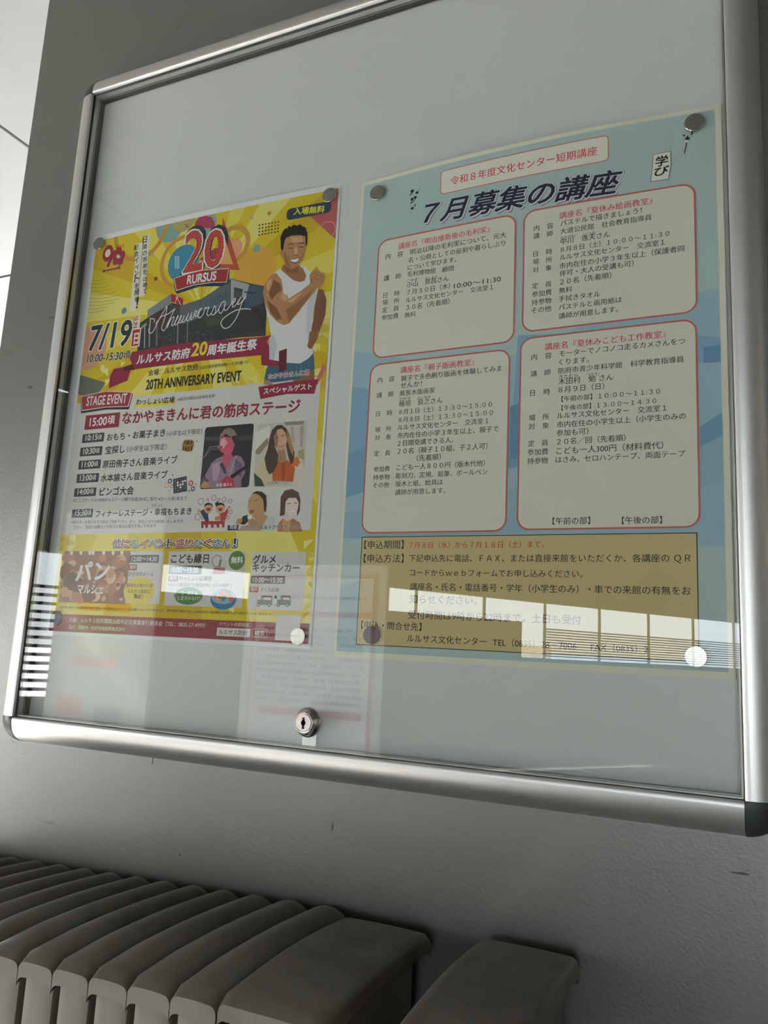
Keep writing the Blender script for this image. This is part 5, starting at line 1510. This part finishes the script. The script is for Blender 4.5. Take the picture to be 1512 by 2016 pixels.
('C','d0b090',6,106.6,514.1,8.4,1.1),
('C','d0b090',6,25.8,521.4,6.6,0.8),
('C','b88058',6,52.1,523.0,10.3,0.6),
('C','c09068',6,85.0,504.1,5.3,0.8),
('C','c09068',6,90.4,509.9,11.0,1.1),
('C','a87450',6,110.1,530.5,7.3,1.1),
('C','6a4634',6,89.1,511.3,8.0,0.8),
('C','a87450',6,21.5,487.4,9.8,0.6),
('C','6a4634',6,50.0,520.8,7.2,0.8),
('C','b88058',6,105.2,508.5,6.3,1.1),
('C','7c5038',6,119.8,523.9,3.8,0.8),
('C','86563e',6,60.9,521.6,5.5,1.1),
('C','8c5c40',6,89.4,522.2,9.8,0.6),
('C','6a4634',6,71.8,514.9,6.3,1.1),
('C','c8a078',6,127.7,543.1,3.5,0.6),
('C','d0b090',6,52.1,508.4,4.9,0.6),
('C','86563e',6,25.0,503.0,12.3,0.6),
('C','c8a078',6,122.4,494.2,7.1,0.8),
('C','a87450',6,90.9,526.0,5.8,0.8),
('C','d0b090',6,79.3,540.3,11.9,0.6),
('C','7c5038',6,46.8,527.0,10.0,0.8),
('C','8c5c40',6,69.7,511.1,9.0,1.1),
('C','b88058',6,36.6,508.1,6.1,0.6),
('C','c8a078',6,28.5,534.9,12.1,0.6),
('C','86563e',6,27.3,520.5,7.3,1.1),
('C','7c5038',6,72.3,540.5,11.7,0.6),
('C','a87450',6,122.0,495.6,6.6,0.8),
('C','6a4634',6,37.5,519.8,11.8,1.1),
('C','d0b090',6,109.0,502.9,7.0,0.6),
('C','86563e',6,46.4,534.1,11.1,0.6),
('C','b88058',6,87.3,488.4,7.3,0.6),
('C','86563e',6,28.0,535.3,9.2,0.8),
('C','7c5038',6,95.0,525.6,4.8,0.8),
('C','c09068',6,51.8,523.9,3.7,1.1),
('C','b88058',6,25.8,516.2,9.8,0.8),
('C','86563e',6,44.1,487.5,4.0,0.8),
('C','c09068',6,94.9,524.2,4.9,0.6),
('C','b88058',6,120.5,516.9,6.9,1.1),
('C','b88058',6,122.0,509.9,6.2,0.6),
('C','7c5038',6,76.3,529.0,8.8,0.6),
('C','86563e',6,96.6,514.4,4.9,0.6),
('C','d0b090',6,119.2,525.5,5.3,1.1),
('C','86563e',6,121.7,541.7,6.7,1.1),
('C','8c5c40',6,101.6,486.5,6.5,1.1),
('C','7c5038',6,23.1,507.6,10.5,1.1),
('C','d0b090',6,73.1,509.6,5.6,1.1),
('C','c8a078',6,49.8,512.1,10.5,0.6),
('C','c8a078',6,46.1,521.5,6.8,1.1),
('C','a87450',6,28.3,486.6,7.6,1.1),
('C','d0b090',6,102.1,529.5,5.3,1.1),
('C','7c5038',6,64.0,543.2,6.2,0.6),
('C','86563e',6,92.6,521.8,7.5,0.6),
('C','6a4634',6,88.1,499.6,7.3,0.6),
('C','86563e',6,70.6,500.4,8.3,0.6),
('C','8c5c40',6,26.7,535.8,9.0,1.1),
('C','7c5038',6,31.0,497.7,5.1,0.8),
('P','e0dcd6',7,[26.7,478.5,32.5,478.5,32.7,482.2,30.6,484.5,27.7,482.2]),
('P','e0dcd6',7,[44.3,478.5,50.0,478.6,50.1,482.3,48.1,484.6,45.3,482.2]),
('P','e0dcd6',7,[60.5,478.6,66.2,478.6,66.4,482.3,64.3,484.6,61.5,482.3]),
('P','e0dcd6',7,[66.6,478.6,72.2,478.7,72.4,482.3,70.3,484.6,67.6,482.3]),
('P','e0dcd6',7,[85.6,478.7,91.1,478.7,91.3,482.4,89.2,484.7,86.5,482.4]),
('P','e0dcd6',7,[102.3,478.8,107.8,478.8,107.9,482.4,105.9,484.7,103.3,482.4]),
('P','e0dcd6',7,[117.9,478.9,123.3,478.9,123.4,482.5,121.4,484.7,118.8,482.5]),
('T','e8e4de',9,'パン',43.8,519.9,103.0,516.2,25.0,0.03,0,None,0),
('T','e8e4de',9,'マルシェ',49.2,536.7,95.8,536.7,12.1,0.025,0,None,0),
('R','45494a',6,134.3,483.9,184.6,494.3,1,0.0),
('T','dcdad6',7,'12:00～14:30',139.1,492.5,181.4,492.5,6.3,0.012,0,None,0),
('R','8c3c40',6,135.1,496.7,149.1,504.5,0.5,0.0),
('T','dcdad6',7,'場所',136.8,502.9,148.1,502.9,0.0,0.01,0,None,0),
('T','44403e',7,'2F多目的ホール',136.4,512.2,178.4,512.2,0.0,0,0,None,0),
('C','d0bc3c',6,156.6,531.6,25.9,0.72),
('T','3c3830',8,'県内の人気パンが',134.5,526.9,179.0,526.9,0.0,0.012,0,None,0),
('T','3c3830',8,'ルルサス防府に',137.6,534.8,175.5,534.8,0.0,0.012,0,None,0),
('T','3c3830',8,'集結！',149.1,541.8,164.1,541.8,0.0,0.012,0,None,0),
('B','L','festival_panel','children festival panel with green badge'),
('R','c4c2be',4,200.2,479.4,319.8,549.3,0.0,0.0),
('T','383a3c',7,'こども縁日',205.0,494.7,264.3,494.7,0.0,0.025,0,None,0),
('R','45494a',6,202.3,498.0,254.6,509.0,1,0.0),
('T','dcdad6',7,'10:00～15:30',206.5,507.0,249.3,507.0,6.8,0.012,0,None,0),
('R','8c3c40',6,203.2,510.9,218.6,518.4,0.5,0.0),
('T','dcdad6',7,'場所',205.2,516.9,217.1,516.9,0.0,0.01,0,None,0),
('T','3c3e40',7,'わっしょい広場他',220.8,517.1,271.5,517.1,0.0,0.012,0,None,0),
('T','55575a',7,'※お一人様1回まで※景品が無くなり次第終了',203.9,524.7,302.9,524.7,0.0,0,0,None,0),
('C','5c7c44',6,306.8,491.1,12.1,1.0),
('T','e0ded8',7,'無料',298.7,494.9,316.1,494.9,0.0,0.025,0,None,0),
('C','4c7c48',6,237.3,536.5,22.4,0.5),
('T','dcdcc8',7,'ヨーヨー釣り＆',214.6,535.5,251.5,535.5,0.0,0.01,0,None,0),
('T','dcdcc8',7,'くじまきわなげ！',215.4,541.9,256.2,541.9,0.0,0.01,0,None,0),
('C','3c74a0',6,291.6,539.8,19.4,0.66),
('C','8cacc0',7,291.3,536.6,18.0,0.5),
('C','d0906c',8,280.2,537.5,3.0,1),
('C','d0b044',8,283.2,538.2,3.6,1),
('C','c86050',8,286.0,536.7,2.5,1),
('C','c86050',8,288.5,532.5,3.4,1),
('C','5c8c6c',8,292.0,538.2,3.8,1),
('C','5c8c6c',8,294.7,535.7,2.1,1),
('C','c86050',8,297.2,531.5,4.0,1),
('C','c86050',8,300.4,534.5,2.1,1),
('C','c86050',8,303.7,538.4,4.1,1),
('P','a04848',6,[273.4,500.2,290.1,500.2,290.5,508.1,272.1,508.2]),
('P','6a7c50',7,[280.7,490.3,283.2,490.3,283.5,499.5,279.8,499.5]),
('O','5c7ca0',8,276.9,491.9,7.1,1),
('O','a8ac78',8,285.6,496.4,5.2,0.7),
('B','L','kitchen_car_panel','kitchen car panel with two green trucks'),
('R','c6c4c0',4,328.9,480.8,405.4,550.5,0.0,0.0),
('T','3a3a3a',7,'グルメ',331.0,494.9,363.3,494.9,0.0,0.03,0,None,0),
('T','3a3a3a',7,'キッチンカー',331.5,505.2,397.6,505.2,0.0,0.03,0,None,0),
('R','50545a',6,330.1,509.9,379.0,519.4,1,0.0),
('T','dcdad6',7,'10:00～15:30',333.2,518.1,374.9,518.1,6.0,0.012,0,None,0),
('R','a04c50',6,329.2,523.7,341.9,530.1,0.5,0.0),
('T','dcdad6',7,'場所',330.5,529.0,341.0,529.0,0.0,0.01,0,None,0),
('T','3c3c3c',7,'さくら広場',345.5,529.1,371.2,529.1,0.0,0.01,0,None,0),
('P','5c6c58',6,[341.7,539.1,362.9,539.1,363.5,545.4,342.2,545.1]),
('P','7c8478',7,[346.4,533.9,362.5,533.8,362.9,539.1,346.9,539.2]),
('P','d4ccc8',8,[350.0,535.8,360.9,536.0,361.2,539.2,350.3,539.1]),
('P','7c4048',9,[349.3,534.2,361.1,534.2,361.3,535.8,349.5,535.8]),
('C','3c3e3c',9,344.0,545.4,2.3,1.0),
('C','b4b4b0',10,344.0,545.4,1.3,1.0),
('C','3c3e3c',9,358.9,545.0,2.3,1.0),
('C','b4b4b0',10,358.9,545.0,1.3,1.0),
('P','5c6c58',6,[369.7,538.5,388.8,538.6,389.3,544.8,370.2,544.5]),
('P','7c8478',7,[374.3,533.4,388.3,533.3,388.8,538.6,374.8,538.6]),
('P','d4ccc8',8,[377.9,535.2,386.9,535.4,387.1,538.6,378.2,538.5]),
('P','7c4048',9,[377.2,533.7,387.0,533.7,387.2,535.3,377.3,535.3]),
('C','3c3e3c',9,371.9,544.7,2.3,1.0),
('C','b4b4b0',10,371.9,544.7,1.2,1.0),
('C','3c3e3c',9,384.8,544.4,2.2,1.0),
('C','b4b4b0',10,384.8,544.4,1.2,1.0),
('P','5c3038',7,[365.9,533.9,369.0,534.1,369.0,537.1,365.9,536.9]),
('L','5c6c58',7,0.8,0,[367.4,545.1,370.2,544.7]),
('B','L','footer_band','red footer band with organiser line'),
('R','8a3c3e',5,5.1,565.5,416.4,589.0,0,0),
('T','4a4630',6,'※雨天等の場合は一部企画内容や場所が変更します(荒天中止) ※イベント当日は暑くなることが予想されます。熱中症予防対策のため、こまめな水分・塩分補給をお願いします ※写真やイラストはイメージ',19.1,558.3,364.1,558.3,0.0,0.005,0,None,0),
('T','dcd0ca',7,'主催：ルルサス防府開館20周年記念事業実行委員会（TEL：0835-27-4959）',39.9,575.9,268.0,575.9,0.0,0.006,0,None,0),
('T','dcd0ca',7,'協力：防府市・防府地域振興株式会社',40.8,585.0,140.7,585.0,0.0,0.006,0,None,0),
('T','dcd0ca',7,'イベントの詳細は',288.3,572.5,332.7,572.5,0.0,0.006,0,None,0),
('R','cfcbc7',6,286.1,574.5,335.3,584.6,0.0,0.0),
('T','34363a',7,'ルルサス防府',289.4,583.0,330.9,583.0,0.0,0.01,0,None,0),
('R','dcd0ca',6,338.1,573.9,359.1,584.0,1.5,0.5),
('T','dcd0ca',7,'検索',341.5,582.2,355.3,582.2,0.0,0.008,0,None,0),
('R','cbc8c4',6,370.5,555.8,403.9,586.5,0.0,0.0),
]
build_art(ART)

# ------------------------------------------------------------------ magnets
MG = [(-0.4371, -0.0069, 'L', 'round metal magnet at the top left corner of the yellow poster'),
      (-0.0455, -0.0094, 'L', 'round metal magnet at the top right corner of the yellow poster'),
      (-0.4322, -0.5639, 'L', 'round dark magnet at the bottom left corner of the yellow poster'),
      (-0.0471, -0.5733, 'L', 'round pale magnet at the bottom right corner of the yellow poster'),
      (0.0243, -0.0216, 'R', 'round metal magnet at the top left corner of the blue poster'),
      (0.3935, -0.0181, 'R', 'round metal magnet at the top right corner of the blue poster'),
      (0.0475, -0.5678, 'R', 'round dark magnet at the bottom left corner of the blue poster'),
      (0.3860, -0.5748, 'R', 'round pale magnet at the bottom right corner of the blue poster')]
for x, z, key, label in MG:
    s = SHEETS[key]
    y = -(s.g((x - s.x0) * 1000, (s.z0 - z) * 1000) + 0.75) / 1000
    bm = bmesh.new()
    lathe(bm, [(0, 0), (0.0097, 0), (0.0100, -0.0003), (0.0100, -0.0032), (0.0096, -0.0036), (0, -0.0037)], 0, 0, 44)
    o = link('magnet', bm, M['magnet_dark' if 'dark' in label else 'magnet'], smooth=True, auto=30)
    o.location = (x, y, ZB + z)
    tag(o, label, 'magnet', 'disc magnets holding the posters')

# ------------------------------------------------------------------ folded accordion barrier below the case
TOPZ = ZB - 0.856
def cap_bm(x0, x1, y0, y1, zf, arch, crown, drop=0.013, lip=0.0016):
    """arched cap: grid over the footprint, rounded edges, skirt and underside"""
    bm = bmesh.new()
    nx, ny = 14, 26
    rows = []
    for j in range(ny + 1):
        t = j / ny
        y = y0 + (y1 - y0) * t
        e = min(t, 1 - t) * (y1 - y0)
        row = []
        for i in range(nx + 1):
            s = i / nx
            # denser near the rims
            sx = 0.5 - 0.5 * math.cos(math.pi * s)
            x = x0 + (x1 - x0) * sx
            ex = min(sx, 1 - sx) * (x1 - x0)
            z = zf + arch * math.sin(math.pi * (0.08 + 0.84 * t)) + crown * (1 - (2 * sx - 1) ** 2) * min(1, 0.15 + 4 * t)
            r = 0.006
            for d in (e, ex):
                if d < r: z -= r - math.sqrt(max(0.0, r * r - (r - d) ** 2))
            row.append(bm.verts.new((x, y, z)))
        rows.append(row)
    for a, b in zip(rows, rows[1:]):
        for i in range(nx): bm.faces.new((a[i], a[i + 1], b[i + 1], b[i]))
    rim = rows[0] + [r[-1] for r in rows[1:]] + rows[-1][-2::-1] + [r[0] for r in rows[-2:0:-1]]
    low = [bm.verts.new((v.co.x, v.co.y, v.co.z - drop)) for v in rim]
    n = len(rim)
    for i in range(n): bm.faces.new((rim[i], rim[(i + 1) % n], low[(i + 1) % n], low[i]))
    bm.faces.new(low[::-1])
    return bm
def body_bm(x0, x1, y0, y1, ztop):
    """upright slat with a fluted front and rounded rear"""
    bm = bmesh.new()
    pts = []
    w = x1 - x0
    for t, d in ((0, .006), (.04, .0035), (.3, .0012), (.5, .0022), (.7, .0008), (.96, .003), (1, .006)):
        pts.append((x0 + w * t, y0 + d))
    pts += [(x1, y1 - 0.006), (x1 - 0.006, y1), (x0 + 0.006, y1), (x0, y1 - 0.006)]
    lo = [bm.verts.new((x, y, 0.0)) for x, y in pts]; hi = [bm.verts.new((x, y, ztop)) for x, y in pts]
    m = len(pts)
    for i in range(m): bm.faces.new((lo[i], lo[(i + 1) % m], hi[(i + 1) % m], hi[i]))
    bm.faces.new(lo[::-1]); bm.faces.new(hi)
    return bm
barrier = empty('accordion_barrier', (-0.2, -0.12, 0), 'folded beige plastic accordion barrier with dusty arched caps, standing under the notice case', 'barrier')
bl = Vector(barrier.location)
def bpart(nm, bm, m, parent=None):
    o = link(nm, bm, m, parent or barrier, True, auto=40)
    o.data.transform(Matrix.Translation(-bl)); return o
edges = [0.037, -0.009, -0.054, -0.097, -0.139, -0.181, -0.223, -0.265, -0.307, -0.349, -0.391, -0.433, -0.475, -0.517, -0.559, -0.601]
for b, a in zip(edges, edges[1:]):
    tz = TOPZ - 0.011 - 0.042 * (0.037 - b)      # the floor falls a little to the left
    bd = bpart('slat', body_bm(a + 0.0015, b - 0.0035, -0.229, -0.012, tz - 0.008), M['beige'])
    bpart('cap', cap_bm(a + 0.0004, b - 0.0004, -0.234, 0.004, tz, 0.006, 0.008), M['cap'], bd)
for a, b, y0, y1, dz in ((0.0375, 0.133, -0.233, -0.006, -0.008), (0.186, 0.280, -0.235, -0.004, -0.002)):
    bd = bpart('end_post', body_bm(a + 0.003, b - 0.012, y0 + 0.008, y1 - 0.012, TOPZ + dz - 0.008), M['beige'])
    bpart('cap', cap_bm(a, b, y0, y1, TOPZ + dz, 0.009, 0.001, 0.012), M['cap'], bd)

# ------------------------------------------------------------------ notice stands behind the photographer (they show in the door)
def stand(x0, x1, z0, z1, y, label):
    st = empty('notice_stand', ((x0 + x1) / 2, y, 0), label, 'notice stand')
    L0 = Vector(st.location)
    def p(nm, bm, m):
        o = link(nm, bm, m, st); o.data.transform(Matrix.Translation(-L0)); return o
    bm = bmesh.new(); box(bm, x0 - 0.04, x1 + 0.04, y - 0.03, y - 0.004, z0 - 0.04, z1 + 0.04, 0.004); p('stand_board', bm, M['cardboard'])
    for xx in (x0 + 0.05, x1 - 0.09):
        bm = bmesh.new(); box(bm, xx, xx + 0.04, y - 0.06, y - 0.031, 0, z1, 0.004); p('leg', bm, M['mullion'])
    return p
p = stand(-1.42, -0.86, ZB - 1.12, ZB - 0.30, -2.0, 'white notice board with a red bordered sheet, behind the photographer')
bm = bmesh.new(); box(bm, -1.42, -0.86, -2.003, -2.0, ZB - 1.12, ZB - 0.30); p('red_border', bm, M['red'])
bm = bmesh.new(); box(bm, -1.405, -0.875, -1.999, -1.996, ZB - 1.105, ZB - 0.315); p('white_sheet', bm, M['paper_l'])
bm = bmesh.new(); box(bm, -1.39, -0.88, -1.9955, -1.993, ZB - 0.47, ZB - 0.45); box(bm, -1.36, -0.90, -1.9955, -1.993, ZB - 0.86, ZB - 0.83); p('red_rule', bm, M['red'])
bm = bmesh.new()
random.seed(9)
for r in range(12):
    z = ZB - 0.40 - r * 0.034 if r < 1 else ZB - 0.50 - r * 0.028
    x = -1.38
    while x < -0.91:
        w = random.uniform(0.010, 0.022)
        if random.random() < 0.85: box(bm, x, x + w, -1.9955, -1.994, z, z + 0.012)
        x += w + 0.006
o = p('text_rows', bm, M['dark_in']); o['kind'] = 'stuff'
p = stand(-2.50, -1.98, ZB - 1.05, ZB - 0.05, -2.0, 'colourful notice board with red and green bands, behind the photographer')
for nm, c, z0_, z1_, a, b in (('sheet', (0.75, 0.75, 0.72, 1), -1.05, -0.05, 0, 0.52), ('green_band', (0.5, 0.75, 0.4, 1), -0.60, -0.50, 0.1, 0.40), ('red_band', (0.75, 0.12, 0.08, 1), -0.48, -0.44, 0.12, 0.42), ('yellow_band', (0.85, 0.75, 0.3, 1), -0.66, -0.62, 0.1, 0.45), ('orange_band', (0.85, 0.3, 0.12, 1), -0.73, -0.69, 0.1, 0.38), ('red_block', (0.7, 0.2, 0.18, 1), -0.95, -0.86, 0.05, 0.2), ('grey_block', (0.3, 0.32, 0.33, 1), -1.03, -0.9, 0.28, 0.42)):
    bm = bmesh.new(); off = 0.0 if nm == 'sheet' else 0.003
    box(bm, -2.50 + a, -2.50 + b, -2.003 + off, -2.0 + off, ZB + z0_, ZB + z1_)
    p(nm, bm, mat(nm + '_ink', c, 0.5))
